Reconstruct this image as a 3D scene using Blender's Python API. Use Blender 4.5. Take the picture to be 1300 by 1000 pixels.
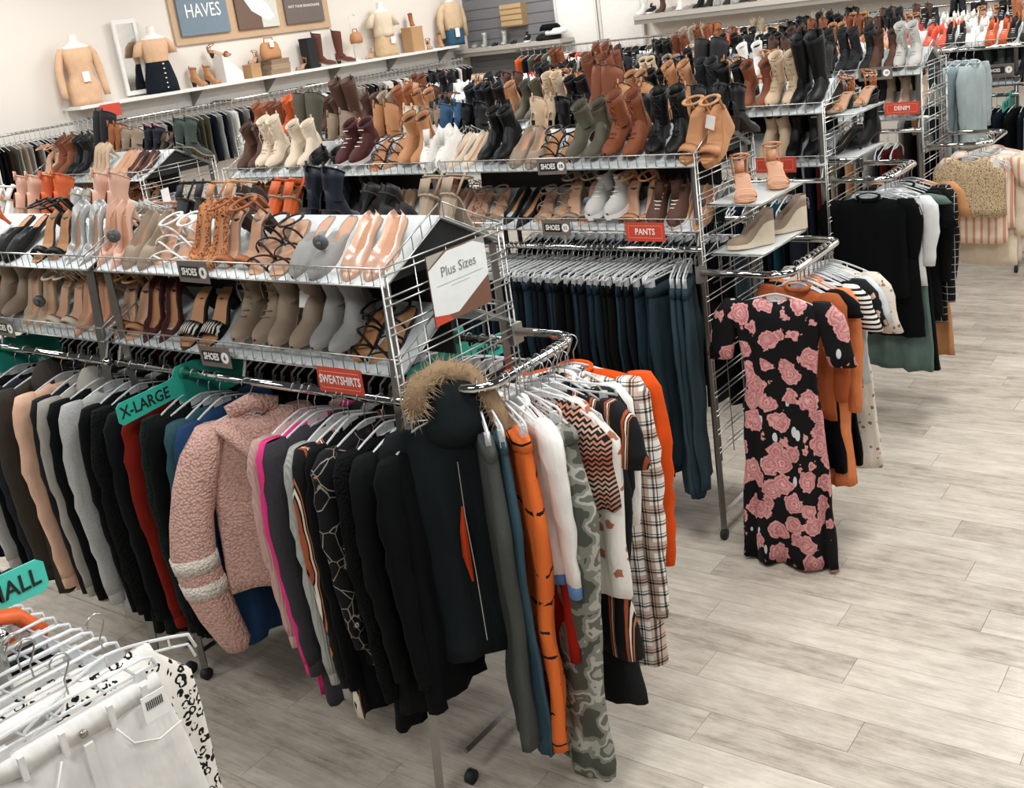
import bpy, math, random
from mathutils import Vector, Matrix, noise
random.seed(7)
S = bpy.context.scene
COL = S.collection
for o in list(bpy.data.objects): bpy.data.objects.remove(o)
PI = math.pi

# ------------------------------------------------------------------ camera, world, lights
F_PX, PX0, PY0, CAM_H = 1372.0, 683.0, 420.0, 2.65
RC = Matrix(((0.81375, -0.06483, 0.57758), (0.56739, 0.30401, -0.76527), (-0.12598, 0.95046, 0.28417)))
_c = bpy.data.cameras.new('camera'); cam = bpy.data.objects.new('camera', _c); COL.objects.link(cam)
q = RC.to_quaternion(); q.normalize()
cam.matrix_world = Matrix.Translation((0, 0, CAM_H)) @ q.to_matrix().to_4x4()
_c.sensor_width = 36; _c.lens = 36 * F_PX / 1300
_c.shift_x = (650 - PX0) / 1300; _c.shift_y = -(500 - PY0) / 1300
_c.clip_end = 100
S.camera = cam
S.view_settings.view_transform = 'Standard'; S.view_settings.look = 'None'
S.view_settings.gamma = 1; S.view_settings.use_curve_mapping = False
S.view_settings.exposure = 0.0
w = bpy.data.worlds.new('world'); S.world = w; w.use_nodes = True
w.node_tree.nodes['Background'].inputs[0].default_value = (0.93, 0.97, 1.0, 1)
w.node_tree.nodes['Background'].inputs[1].default_value = 0.07
def area(x, y, z, sx, sy, power, col=(1, .985, .96)):
    l = bpy.data.lights.new('ceiling_lamp', 'AREA'); l.shape = 'RECTANGLE'; l.size = sx; l.size_y = sy
    l.energy = power; l.color = col
    o = bpy.data.objects.new('ceiling_lamp', l); o.location = (x, y, z); COL.objects.link(o)
for ly in (-1.0, 2.6, 6.2, 9.8, 13.0):
    for lx in (-9.5, -5.4, -1.3, 2.4):
        area(lx, ly, 4.4, 1.3, 1.3, 92)

def ray(px, py):
    return RC @ Vector((px - PX0, -(py - PY0), -F_PX))
def at(px, py, Y):                       # the point of the plane y=Y that a pixel of the photograph shows
    r = ray(px, py); return Vector((0, 0, CAM_H)) + r * (Y / r.y)
def atz(px, py, z):
    r = ray(px, py); return Vector((0, 0, CAM_H)) + r * ((z - CAM_H) / r.z)
def atx(px, py, X):
    r = ray(px, py); return Vector((0, 0, CAM_H)) + r * (X / r.x)

# ------------------------------------------------------------------ colours and materials
def lin(h):
    if isinstance(h, (tuple, list)): return tuple(h[:3]) + (1,)
    h = h.lstrip('#'); v = [int(h[i:i + 2], 16) / 255 for i in (0, 2, 4)]
    return tuple(c / 12.92 if c <= .04045 else ((c + .055) / 1.055) ** 2.4 for c in v) + (1,)
PAL = dict(black='#07090b', charcoal='#232426', navy='#0f1623', grey='#8d8d8a', lightgrey='#b9b8b3', white='#ece9e4',
    cream='#dcccb6', beige='#c9b195', taupe='#94826f', tan='#b98459', cognac='#9c5a32', rust='#7c4020', brown='#4f3021',
    darkbrown='#2e1f19', oxblood='#3d1310', maroon='#45100f', orange='#c95a26', blush='#d3a791', peach='#dba27c',
    nude='#c79a7d', rosegold='#d9b09b', silver='#b7b9b8', olive='#4f4c3c', red='#a3170f', coral='#e0593f', blue='#2c5478',
    green='#33403a', pink='#c78f86', hotpink='#d6397e', denim='#26353c', darkdenim='#10171f', lightdenim='#a9b7b9',
    teal='#1d6b60', yellow='#c79a3a', mint='#9ad0c4')
MATS = {}
class N:                                  # small helper for node graphs
    def __init__(s, name):
        s.m = bpy.data.materials.new(name); s.m.use_nodes = True; s.t = s.m.node_tree
        s.b = s.t.nodes['Principled BSDF']; s._co = None
    def n(s, t, **k):
        x = s.t.nodes.new(t)
        for a, b in k.items(): setattr(x, a, b)
        return x
    def put(s, sock, v):
        if hasattr(v, 'node'): s.t.links.new(v, sock)
        elif v is not None: sock.default_value = v
    def co(s, kind='Object'):
        if not s._co: s._co = s.n('ShaderNodeTexCoord')
        return s._co.outputs[kind]
    def map(s, sc, kind='Object', rot=(0, 0, 0)):
        m = s.n('ShaderNodeMapping'); s.t.links.new(s.co(kind), m.inputs[0]); m.inputs['Scale'].default_value = sc
        m.inputs['Rotation'].default_value = rot; return m.outputs[0]
    def math(s, op, a, b=None, c=None):
        x = s.n('ShaderNodeMath', operation=op); s.put(x.inputs[0], a)
        if b is not None: s.put(x.inputs[1], b)
        if c is not None: s.put(x.inputs[2], c)
        return x.outputs[0]
    def noise(s, vec, scale=5, det=3, rough=.5, out=0):
        x = s.n('ShaderNodeTexNoise'); s.t.links.new(vec, x.inputs['Vector']); x.inputs['Scale'].default_value = scale
        x.inputs['Detail'].default_value = det; x.inputs['Roughness'].default_value = rough; return x.outputs[out]
    def vor(s, vec, scale=5, rand=1, feature='F1', out='Distance'):
        x = s.n('ShaderNodeTexVoronoi', feature=feature); s.t.links.new(vec, x.inputs['Vector'])
        x.inputs['Scale'].default_value = scale; x.inputs['Randomness'].default_value = rand; return x.outputs[out]
    def xyz(s):
        x = s.n('ShaderNodeSeparateXYZ'); s.t.links.new(s.co(), x.inputs[0]); return x.outputs
    def mix(s, f, a, b):
        x = s.n('ShaderNodeMix', data_type='RGBA'); s.put(x.inputs[0], f); s.put(x.inputs[6], a); s.put(x.inputs[7], b)
        return x.outputs[2]
    def ramp(s, f, stops, interp='LINEAR'):
        x = s.n('ShaderNodeValToRGB'); s.put(x.inputs[0], f); r = x.color_ramp; r.interpolation = interp
        while len(r.elements) < len(stops): r.elements.new(.5)
        for e, (p, c) in zip(r.elements, stops): e.position = p; e.color = lin(c)
        return x.outputs[0]
    def bump(s, h, st=.3, d=.002):
        x = s.n('ShaderNodeBump'); s.put(x.inputs['Height'], h); x.inputs['Strength'].default_value = st
        x.inputs['Distance'].default_value = d; s.t.links.new(x.outputs[0], s.b.inputs['Normal'])
    def done(s, col, rough=.8, metal=0, spec=None):
        s.put(s.b.inputs['Base Color'], col if hasattr(col, 'node') else lin(col)); s.put(s.b.inputs['Roughness'], rough)
        s.b.inputs['Metallic'].default_value = metal
        if s.m.name.startswith('cloth'):
            h = s.noise(s.map((11, 11, 3.5)), 1, 3, .55); x = s.n('ShaderNodeBump'); s.put(x.inputs['Height'], h)
            x.inputs['Strength'].default_value = .75; x.inputs['Distance'].default_value = .022
            nl = s.b.inputs['Normal']
            if nl.is_linked: s.t.links.new(nl.links[0].from_socket, x.inputs['Normal'])
            s.t.links.new(x.outputs[0], nl)
        if spec is not None: s.b.inputs['Specular IOR Level'].default_value = spec
        return s.m
def C(c): return lin(PAL.get(c, c))
def cloth(c, kind='plain'):
    key = ('cloth', c, kind)
    if key in MATS: return MATS[key]
    k = N('cloth_' + kind); col = C(c); v = k.co()
    f = k.noise(v, 90, 2)
    if kind == 'heather':
        base = k.mix(k.ramp(k.noise(k.map((260, 260, 900)), 1, 3), [(.35, '#000000'), (.7, '#ffffff')]), tuple(x * .62 for x in col[:3]) + (1,), tuple(min(1, x * 1.25) for x in col[:3]) + (1,))
        k.bump(f, .25, .002)
    elif kind == 'sherpa':
        d = k.vor(v, 95, 1); base = k.mix(d, tuple(min(1, x * 1.12) for x in col[:3]) + (1,), tuple(x * .62 for x in col[:3]) + (1,))
        k.bump(k.math('SUBTRACT', 1, d), .9, .008)
    elif kind == 'denim':
        n2 = k.noise(k.map((6, 6, 2.2)), 1, 4); tw = k.noise(k.map((700, 700, 160)), 1, 1)
        base = k.mix(k.math('MULTIPLY', n2, tw), tuple(x * .55 for x in col[:3]) + (1,), tuple(min(1, x * 1.8 + .008) for x in col[:3]) + (1,))
        k.bump(tw, .3, .001)
    elif kind == 'rib':
        x = k.xyz(); s = k.math('SINE', k.math('MULTIPLY', x[0], 700)); base = k.mix(k.math('MULTIPLY_ADD', s, .2, .5), tuple(a * .7 for a in col[:3]) + (1,), col); k.bump(s, .5, .002)
    else:
        base = k.mix(k.noise(v, 14, 3), tuple(x * .8 for x in col[:3]) + (1,), tuple(min(1, x * 1.12) for x in col[:3]) + (1,))
        k.bump(f, .2, .0015)
    MATS[key] = k.done(base, .88, 0, .12); return MATS[key]
def pattern(kind):
    if kind in MATS: return MATS[kind]
    k = N('cloth_' + kind); x = k.xyz(); v = k.co()
    def band(c, per, lo, hi, off=0):
        f = k.math('FRACT', k.math('MULTIPLY_ADD', c, 1 / per, off)); return k.math('MULTIPLY', k.math('GREATER_THAN', f, lo), k.math('LESS_THAN', f, hi))
    if kind == 'plaid':
        P = .046
        pk = k.math('MAXIMUM', band(x[0], P * 3, .6, .9), band(x[2], P * 3, .6, .9)); base = k.mix(pk, C('#ece7e0'), C('#c9b3a6'))
        bx = k.math('MAXIMUM', band(x[0], P, .0, .16), band(x[0], P, .28, .36)); bz = k.math('MAXIMUM', band(x[2], P, .0, .16), band(x[2], P, .28, .36))
        base = k.mix(k.math('MULTIPLY', k.math('ADD', bx, bz), .8), base, C('#1a1917'))
        base = k.mix(k.math('MULTIPLY', bx, bz), base, C('#050505'))
    elif kind == 'stripes':
        base = k.mix(band(x[0], .07, .0, .13), C('#0c0c0e'), C('#9a4a2c')); base = k.mix(band(x[0], .07, .18, .25), base, C('#d9cfc0')); base = k.mix(band(x[0], .07, .30, .34), base, C('#b06b3a'))
    elif kind == 'breton':
        base = k.mix(band(x[2], .022, .0, .45), C('#e9e6e0'), C('#141414'))
    elif kind == 'knit':
        zz = k.math('ADD', x[2], k.math('MULTIPLY', k.math('PINGPONG', x[0], .011), .9))
        f = k.math('FRACT', k.math('MULTIPLY', zz, 1 / .017)); dark = k.math('LESS_THAN', f, .52)
        g = k.math('FRACT', k.math('MULTIPLY', x[2], 1 / .19)); light = k.ramp(g, [(0, '#cdb7a4'), (.3, '#c98d6f'), (.55, '#b0563c'), (.8, '#c79379')])
        base = k.mix(dark, light, C('#17161a')); k.bump(f, .6, .003)
    elif kind in ('floral_big', 'floral_white', 'floral_small', 'floral_cream'):
        sc, bg, c1, c2, r = dict(floral_big=(11.0, '#08090b', '#d9a8a0', '#b0606c', .55), floral_white=(20, '#e6e2da', '#bd6a4c', '#94705c', .34),
                                 floral_small=(26, '#0c0d0f', '#d9cbbd', '#b5683f', .34), floral_cream=(34, '#ddd3c5', '#a67c6a', '#7c5a4c', .28))[kind]
        n3 = k.n('ShaderNodeVectorMath', operation='MULTIPLY_ADD'); k.t.links.new(k.noise(v, sc * 2.6, 2, .5, 'Color'), n3.inputs[0]); n3.inputs[1].default_value = (.55 / sc,) * 3
        k.t.links.new(v, n3.inputs[2]); vv = n3.outputs[0]
        d = k.vor(vv, sc, .95); cc = k.vor(vv, sc, .95, out='Color'); sp = k.n('ShaderNodeSeparateColor'); k.t.links.new(cc, sp.inputs[0])
        on = k.math('MULTIPLY', k.math('LESS_THAN', d, r), k.math('GREATER_THAN', sp.outputs[0], .12 if kind == 'floral_big' else .3))
        pet = k.math('FRACT', k.math('ADD', k.math('MULTIPLY', d, 5.5), k.noise(v, sc * 4, 2)))
        fl = k.mix(pet, C(c1), C(c2)); fl = k.mix(k.math('LESS_THAN', d, r * .33), fl, k.mix(pet, C('#e8b7ae') if kind == 'floral_big' else C(c1), C(c2)))
        base = k.mix(on, C(bg), fl)
        if kind == 'floral_big':
            d2 = k.vor(k.map((1, 1, .45), rot=(0, .5, 0)), 21, 1); c2_ = k.vor(k.map((1, 1, .45), rot=(0, .5, 0)), 21, 1, out='Color'); s2 = k.n('ShaderNodeSeparateColor'); k.t.links.new(c2_, s2.inputs[0])
            lf = k.math('MULTIPLY', k.math('LESS_THAN', d2, .25), k.math('GREATER_THAN', s2.outputs[1], .8))
            base = k.mix(k.math('MULTIPLY', lf, k.math('SUBTRACT', 1, on)), base, C('#c9ced0'))
    elif kind == 'leopard':
        n3 = k.n('ShaderNodeVectorMath', operation='MULTIPLY_ADD'); k.t.links.new(k.noise(v, 55, 2, .5, 'Color'), n3.inputs[0]); n3.inputs[1].default_value = (.012,) * 3
        k.t.links.new(v, n3.inputs[2]); d = k.vor(n3.outputs[0], 40, .85)
        ring = k.math('MULTIPLY', k.math('GREATER_THAN', d, .24), k.math('LESS_THAN', d, .46)); cut = k.math('GREATER_THAN', k.noise(v, 70, 1), .43)
        base = k.mix(k.math('MULTIPLY', ring, cut), C('#dedad3'), C('#0d0d0d'))
    elif kind == 'camo':
        base = k.ramp(k.noise(k.map((1.1, 1.1, 1.3)), 10, 2, .4), [(0, '#4a4e45'), (.42, '#7d7e75'), (.5, '#a9a79e'), (.57, '#62665b'), (.66, '#96968d')], 'CONSTANT')
    elif kind == 'tigerorange':
        s = k.math('ADD', k.math('MULTIPLY', x[2], 9), k.noise(v, 6, 2)); on = k.math('MULTIPLY', k.math('LESS_THAN', k.math('FRACT', s), .09), k.math('GREATER_THAN', k.noise(v, 20, 1), .5))
        base = k.mix(on, C('#d8692b'), C('#1c120d'))
    elif kind == 'dots':
        base = k.mix(k.math('LESS_THAN', k.vor(v, 38, 0), .17), C('#121722'), C('#cfcac4'))
    elif kind == 'windowpane':
        base = k.mix(k.math('MAXIMUM', band(x[0], .045, 0, .08), band(x[2], .045, 0, .08)), C('#0b0b0c'), C('#a8a8a6'))
    elif kind == 'tweed':
        base = k.ramp(k.noise(v, 150, 2), [(.35, '#3a3026'), (.48, '#b79e7c'), (.62, '#cdb894')]); k.bump(k.noise(v, 150, 2), .7, .004)
    elif kind == 'peachstripe':
        base = k.mix(band(x[0], .05, 0, .35), C('#ddcdbb'), C('#c98f72'))
    elif kind == 'embroidery':
        d = k.vor(v, 24, 1); sp = k.n('ShaderNodeSeparateColor'); k.t.links.new(k.vor(v, 24, 1, out='Color'), sp.inputs[0])
        ed = k.vor(k.map((1, 1, .8)), 15, 1, 'DISTANCE_TO_EDGE')
        base = k.mix(k.math('LESS_THAN', ed, .018), C('#0b0b0d'), C('#8f887d'))
        ringf = k.math('MULTIPLY', k.math('LESS_THAN', k.math('FRACT', k.math('MULTIPLY', d, 6)), .5), k.math('LESS_THAN', d, .34)); on = k.math('MULTIPLY', ringf, k.math('GREATER_THAN', sp.outputs[0], .5))
        base = k.mix(on, base, k.mix(k.math('GREATER_THAN', sp.outputs[1], .6), C('#cfc8ba'), C('#b36b48')))
    elif kind == 'zebra':
        base = k.mix(k.math('LESS_THAN', k.math('FRACT', k.math('ADD', k.math('MULTIPLY', x[0], 90), k.noise(v, 40, 1))), .5), C('#eee8de'), C('#0c0c0c'))
    elif kind == 'leopardtan':
        d = k.vor(v, 110, .9); base = k.mix(k.math('MULTIPLY', k.math('GREATER_THAN', d, .25), k.math('LESS_THAN', d, .45)), C('#c98a5c'), C('#5b2a17'))
    MATS[kind] = k.done(base, .8, 0, .25); return MATS[kind]
def solid(c, rough=.5, metal=0, bump=0, name='paint'):
    key = ('s', c, rough, metal, bump)
    if key in MATS: return MATS[key]
    k = N(name); v = k.co(); col = C(c)
    base = k.mix(k.noise(v, 22, 3), tuple(x * .9 for x in col[:3]) + (1,), tuple(min(1, x * 1.06) for x in col[:3]) + (1,))
    if bump: k.bump(k.noise(v, 160, 2), bump, .002)
    MATS[key] = k.done(base, rough, metal); return MATS[key]
def leather(c):
    if c in ('leopardtan', 'zebra', 'camo', 'leopard', 'dots'): return pattern(c)
    if c in ('silver', 'rosegold'): return solid(c, .3, .35, .1, 'metallic_leather')
    sh = c in ('black', 'oxblood', 'navy', 'white')
    m = solid(c, .5 if sh else .7, 0, .25, 'leather')
    if c in ('black', 'navy', 'charcoal', 'darkbrown'): m.node_tree.nodes['Principled BSDF'].inputs['Specular IOR Level'].default_value = .28
    return m
def tint(name, col, rough, metal, bumpv=0): 
    return solid(col, rough, metal, bumpv, name)
CHROME = N('chrome'); _n = CHROME.noise(CHROME.co(), 30, 2)
CHROME = CHROME.done('#c9c9c6', CHROME.ramp(_n, [(0, '#2a2a2a'), (1, '#454545')]), 1.0)
WIRE = N('wire_chrome').done('#b9b8b4', .32, .9)
def clear(name, c, tr, rough=.12):
    k = N(name); t = k.t; tb = t.nodes.new('ShaderNodeBsdfTransparent'); mx = t.nodes.new('ShaderNodeMixShader')
    lw = t.nodes.new('ShaderNodeLayerWeight'); lw.inputs[0].default_value = .35
    f = k.math('MULTIPLY_ADD', lw.outputs['Facing'], .6, 1 - tr)
    k.done(c, rough); k.b.inputs['Specular IOR Level'].default_value = .9
    t.links.new(f, mx.inputs[0]); t.links.new(tb.outputs[0], mx.inputs[1]); t.links.new(k.b.outputs[0], mx.inputs[2])
    t.links.new(mx.outputs[0], t.nodes['Material Output'].inputs[0]); return k.m
HANGER = clear('clear_plastic', '#e6e9ea', .48)
WHITE = solid('#e8e6e1', .6, 0, 0, 'white_paint')
WALLM = N('wall_paint'); WALLM.bump(WALLM.noise(WALLM.co(), 60, 3), .08, .002); WALLM = WALLM.done('#e2dbd2', .9)
BOARD = solid('#c5cccd', .5, 0, 0, 'shelf_board')
DARK = solid('#1b1e1f', .6, 0, 0, 'dark_board')
TAGM = solid('#f0efec', .6, 0, 0, 'paper')
TEAL = solid('#2fa893', .45, 0, 0, 'teal_plastic'); CORAL = solid('#c8452f', .5, 0, 0, 'coral_card')
INK = solid('#141414', .6, 0, 0, 'ink'); LETTERW = solid('#f2f0ec', .6, 0, 0, 'white_ink')
KRAFT = solid('#c4a585', .6, 0, 0, 'wood_frame'); PUCK = solid('#55575a', .45, 0, 0, 'grey_plastic')

# ------------------------------------------------------------------ mesh builder
class MB:
    def __init__(s): s.v = []; s.f = []; s.m = []
    def add(s, vs, fs, mi=0):
        o = len(s.v); s.v += [tuple(a) for a in vs]; s.f += [tuple(i + o for i in f) for f in fs]; s.m += [mi] * len(fs); return s
    def box(s, x0, y0, z0, x1, y1, z1, mi=0, M=None):
        vs = [Vector(p) for p in ((x0, y0, z0), (x1, y0, z0), (x1, y1, z0), (x0, y1, z0), (x0, y0, z1), (x1, y0, z1), (x1, y1, z1), (x0, y1, z1))]
        if M: vs = [M @ p for p in vs]
        return s.add(vs, [(0, 3, 2, 1), (4, 5, 6, 7), (0, 1, 5, 4), (1, 2, 6, 5), (2, 3, 7, 6), (3, 0, 4, 7)], mi)
    def tube(s, pts, r, n=6, mi=0, cap=True, flat=1.0, up=None):
        pts = [Vector(p) for p in pts]; rings = []
        u = None
        for i, p in enumerate(pts):
            d = (pts[min(i + 1, len(pts) - 1)] - pts[max(i - 1, 0)]).normalized()
            if u is None:
                a = Vector(up) if up else (Vector((0, 0, 1)) if abs(d.z) < .9 else Vector((1, 0, 0)))
                u = (a - d * a.dot(d)).normalized()
            else: u = (u - d * u.dot(d)).normalized()
            v = d.cross(u); rr = r[i] if isinstance(r, (list, tuple)) else r
            rings.append([p + u * rr * math.cos(2 * PI * k / n) + v * rr * flat * math.sin(2 * PI * k / n) for k in range(n)])
        return s.loft(rings, mi, cap)
    def loft(s, rings, mi=0, cap=True, closed=True):
        n = len(rings[0]); vs = [p for r in rings for p in r]; fs = []
        for i in range(len(rings) - 1):
            for k in range(n if closed else n - 1):
                a = i * n + k; b = i * n + (k + 1) % n; fs.append((a, b, b + n, a + n))
        if cap and closed: fs.append(tuple(range(n - 1, -1, -1))); fs.append(tuple(range(len(vs) - n, len(vs))))
        return s.add(vs, fs, mi)
    def prism(s, outline, h, mi=0, M=None):     # outline in xy, thickness h in z
        n = len(outline); vs = [Vector((x, y, 0)) for x, y in outline] + [Vector((x, y, h)) for x, y in outline]
        if M: vs = [M @ p for p in vs]
        return s.add(vs, [tuple(range(n - 1, -1, -1)), tuple(range(n, 2 * n))] + [(k, (k + 1) % n, (k + 1) % n + n, k + n) for k in range(n)], mi)
    def mesh(s, name, mats, smooth=True):
        me = bpy.data.meshes.new(name); me.from_pydata(s.v, [], s.f); me.update()
        for m in (mats if isinstance(mats, (list, tuple)) else [mats]): me.materials.append(m)
        me.polygons.foreach_set('material_index', s.m)
        me.polygons.foreach_set('use_smooth', [smooth] * len(s.f))
        return me
    def build(s, name, mats, parent=None, smooth=False, loc=None):
        return link(name, s.mesh(name, mats, smooth), parent, loc)
def link(name, me, parent=None, loc=None, mats=None):
    o = bpy.data.objects.new(name, me); COL.objects.link(o)
    if parent: o.parent = parent
    if loc is not None: o.location = loc
    if mats:
        for i, m in enumerate(mats):
            if i < len(o.material_slots): o.material_slots[i].link = 'OBJECT'; o.material_slots[i].material = m
    return o
def tag(o, label=None, cat=None, group=None, kind=None):
    if label: o['label'] = label
    if cat: o['category'] = cat
    if group: o['group'] = group
    if kind: o['kind'] = kind
    return o
def thing(name, label, cat, loc=(0, 0, 0), rz=0, group=None):
    o = bpy.data.objects.new(name, None); COL.objects.link(o); o.location = loc; o.rotation_euler = (0, 0, rz)
    o.empty_display_size = .05
    return tag(o, label, cat, group)
def text(body, size, mat, parent, loc, rot=(PI / 2, 0, 0), name='lettering', ext=.0006, align='CENTER', sx=1, bold=0):
    c = bpy.data.curves.new(name, 'FONT'); c.body = body; c.size = size; c.extrude = ext; c.align_x = align; c.align_y = 'CENTER'; c.resolution_u = 2; c.offset = bold
    o = bpy.data.objects.new(name, c); dg = bpy.context.evaluated_depsgraph_get(); me = bpy.data.meshes.new_from_object(o.evaluated_get(dg)); me.materials.clear(); me.materials.append(mat)
    bpy.data.objects.remove(o); ob = link(name, me, parent, loc); ob.rotation_euler = rot; ob.scale = (sx, 1, 1); return ob
_O = 'zeroth first second third fourth fifth sixth seventh eighth ninth tenth eleventh twelfth thirteenth fourteenth fifteenth sixteenth seventeenth eighteenth nineteenth twentieth'.split()
_T = {2: 'twenty', 3: 'thirty', 4: 'forty', 5: 'fifty', 6: 'sixty', 7: 'seventy', 8: 'eighty', 9: 'ninety'}
def nth(i):
    if i <= 20: return _O[i]
    if i % 10 == 0: return _T[i // 10][:-1] + 'ieth'
    return _T[i // 10] + '-' + _O[i % 10]
def rr(a, b): return random.uniform(a, b)

# ------------------------------------------------------------------ the setting
WX, BY = -11.5, 14.4
k = N('floor_wood'); oi = k.n('ShaderNodeObjectInfo'); v = k.n('ShaderNodeTexCoord').outputs['Object']
off = k.n('ShaderNodeVectorMath', operation='MULTIPLY_ADD'); k.t.links.new(oi.outputs['Location'], off.inputs[0]); off.inputs[1].default_value = (3.7, 5.3, 1); k.t.links.new(v, off.inputs[2])
mp = k.n('ShaderNodeMapping'); k.t.links.new(off.outputs[0], mp.inputs[0]); mp.inputs['Scale'].default_value = (1.1, 11, 1)
g1 = k.noise(mp.outputs[0], 2.2, 6, .68)
mp2 = k.n('ShaderNodeMapping'); k.t.links.new(off.outputs[0], mp2.inputs[0]); mp2.inputs['Scale'].default_value = (2.5, 45, 1)
g2 = k.noise(mp2.outputs[0], 2.5, 5, .7)
mp3 = k.n('ShaderNodeMapping'); k.t.links.new(off.outputs[0], mp3.inputs[0]); mp3.inputs['Scale'].default_value = (1, 2.4, 1)
blot = k.noise(mp3.outputs[0], 4.5, 8, .72)
a = k.math('ADD', k.math('MULTIPLY', g1, .34), k.math('ADD', k.math('MULTIPLY', g2, .28), k.math('MULTIPLY', blot, .54)))
a = k.math('ADD', a, k.math('MULTIPLY_ADD', oi.outputs['Random'], .12, -.06))
base = k.ramp(a, [(.34, '#7a7168'), (.45, '#a39a8d'), (.54, '#bbb2a5'), (.70, '#d5cdc0')])
k.bump(g2, .15, .002); FLOORM = k.done(base, k.ramp(g1, [(0, '#5c5c5c'), (1, '#8c8c8c')]), 0, .35)
b = MB(); b.box(WX - .2, -4, -.06, 7, BY + .2, -.006)
floor = tag(b.build('floor', solid('#3a342f', .9, 0, 0, 'floor_base')), kind='structure')
PW, PL = .185, 1.22
def plankmesh(L):
    m = MB(); e = .0009
    m.box(e, e, -.006, L - e, PW - e, 0); return m.mesh('plank', FLOORM, False)
PM = plankmesh(PL); far = MB(); count = 0
rows = int((BY + 3) / PW)
for r in range(rows):
    y = -3 + r * PW; offx = (r * .437 % 1) * PL
    for i in range(16):
        x = WX + offx - PL + i * PL
        cx, cy = x + PL / 2, y + PW / 2
        vis = False
        for (tx, ty) in ((x, y), (x + PL, y), (cx, cy), (x, y + PW), (x + PL, y + PW)):
            d = RC.transposed() @ (Vector((tx, ty, 0)) - Vector((0, 0, CAM_H)))
            if d.z < -.2:
                px = PX0 + F_PX * d.x / -d.z; py = PY0 - F_PX * d.y / -d.z
                if px < 1330 and 330 < py < 1030 and px > 860 - (py - 500) * .0 or (0 < px < 900 and 830 < py < 1030): vis = True
        if vis and count < 298 and cy < 9.5:
            link('plank', PM, floor, (x, y, 0)); count += 1
        elif x + PL < 7.2:
            far.box(x + .002, y + .002, -.006, x + PL - .002, y + PW - .002, 0)
tag(far.build('plank_field', FLOORM, floor), kind='stuff')
b = MB(); b.box(WX - .15, -4, 0, WX, BY + .15, 4.5); wl = tag(b.build('wall_left', WALLM), kind='structure')
b = MB(); b.box(WX, BY, 0, 7, BY + .15, 4.5); wb = tag(b.build('wall_back', WALLM), kind='structure')
b = MB(); b.box(WX, -3, 0, WX + .015, BY, .12); tag(b.build('baseboard_left', WHITE), kind='structure')
# grey slatwall on the back wall: each slat a plank of its own
SLAT = solid('#77777a', .7, 0, 0, 'grey_slatwall'); sx1 = -9.72
gb = MB(); gb.box(WX, BY - .012, .4, sx1, BY, 4.2); gb.build('slatwall_backing', solid('#9b9b9a', .6, 0, 0, 'slat_groove'), wb)
sm = MB(); sm.box(0, -.032, .008, sx1 - WX, -.0125, .152); SMm = sm.mesh('slat', SLAT, False)
for i in range(23): link('slat', SMm, wb, (WX, BY, .5 + i * .16))
# white stockroom doors
def doorleaf(x0, x1, n):
    d = thing('door_%d' % n, None, None, (x0, BY, 0)); tag(d, kind='structure')
    m = MB(); m.box(0, -.05, 0, x1 - x0, -.002, 3.3); m.build('door_panel', WHITE, d)
    m = MB(); m.box(-.04, -.07, 0, 0, 0, 3.35); m.box(x1 - x0, -.07, 0, x1 - x0 + .04, 0, 3.35); m.build('door_frame', solid('#d5d2cc', .6, 0, 0, 'trim_paint'), d)
doorleaf(-9.66, -8.98, 1); doorleaf(-8.88, -8.2, 2)
# ------------------------------------------------------------------ wall shelf, rails, posters on the left wall
sh = thing('wall_shelf', 'long white wall shelf carrying mannequins, boots and bags on the left wall', 'shelf', (WX, 7.0, 2.25))
b = MB(); b.box(0, 0, -.035, .36, BY - 7.0 - .7, 0); b.build('shelf_board', WHITE, sh)
b = MB(); b.box(0, .02, -.26, .06, BY - 7.75, -.035); b.build('valance', WHITE, sh)
for i in range(6):
    b = MB(); b.prism([(0, 0), (.30, 0), (.02, .22), (0, .22)], .025, M=Matrix.Translation((0, .5 + i * 1.2, -.035)) @ Matrix.Rotation(-PI / 2, 4, 'X') ); b.build('bracket', solid('#8f8d88', .5, .3, 0, 'bracket_metal'), sh)
def wall_rail(y0, y1, z, label):
    t = thing('wall_rail', label, 'clothes rail', (WX, y0, z))
    b = MB(); b.tube([(.33, 0, 0), (.33, y1 - y0, 0)], .016, 8); b.build('rod', CHROME, t, True)
    n = max(2, int((y1 - y0) / 1.5))
    for i in range(n + 1):
        b = MB(); yy = (y1 - y0) * i / n; b.box(0, yy - .012, -.03, .33, yy + .012, .02); b.build('bracket', solid('#8f8d88', .5, .3, 0, 'bracket_metal'), t)
wall_rail(3.0, 7.25, 2.085, 'chrome wall rail at the far left, left of the wall shelf')
wall_rail(7.4, 13.9, 2.03, 'long chrome wall rail of clear hangers under the white wall shelf')
def mount(o, y, z, off=.002): o.location = (WX + off, y, z); o.rotation_euler = (0, 0, PI / 2)
fr = thing('picture_frame', 'wide light wooden frame holding three posters on the left wall', 'frame'); mount(fr, 8.68, 2.76)
FW = 2.65; FH = .85                                    # local x runs along the wall, z is up, -y faces the room
b = MB(); b.box(0, -.03, 0, FW, 0, .11); b.box(0, -.03, FH + .11 , FW, 0, FH + .22); b.box(0, -.03, .11, .10, 0, FH + .11); b.box(FW - .14, -.03, .11, FW, 0, FH + .11)
for xx in (.85, 1.68): b.box(xx, -.03, .11, xx + .14, 0, FH + .11)
b.build('frame_moulding', KRAFT, fr)
def poster(x0, x1, label, col):
    t = thing('poster', label, 'poster'); mount(t, 8.68 + x0, 2.76 + .1, .035)
    b = MB(); b.box(0, -.03, 0, x1 - x0, 0, FH + .02); b.build('panel', solid(col, .6, 0, 0, 'poster_board'), t); return t
p1 = poster(.09, .85, 'blue grey poster reading MUST HAVES, leftmost in the wooden frame', '#71828f')
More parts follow.
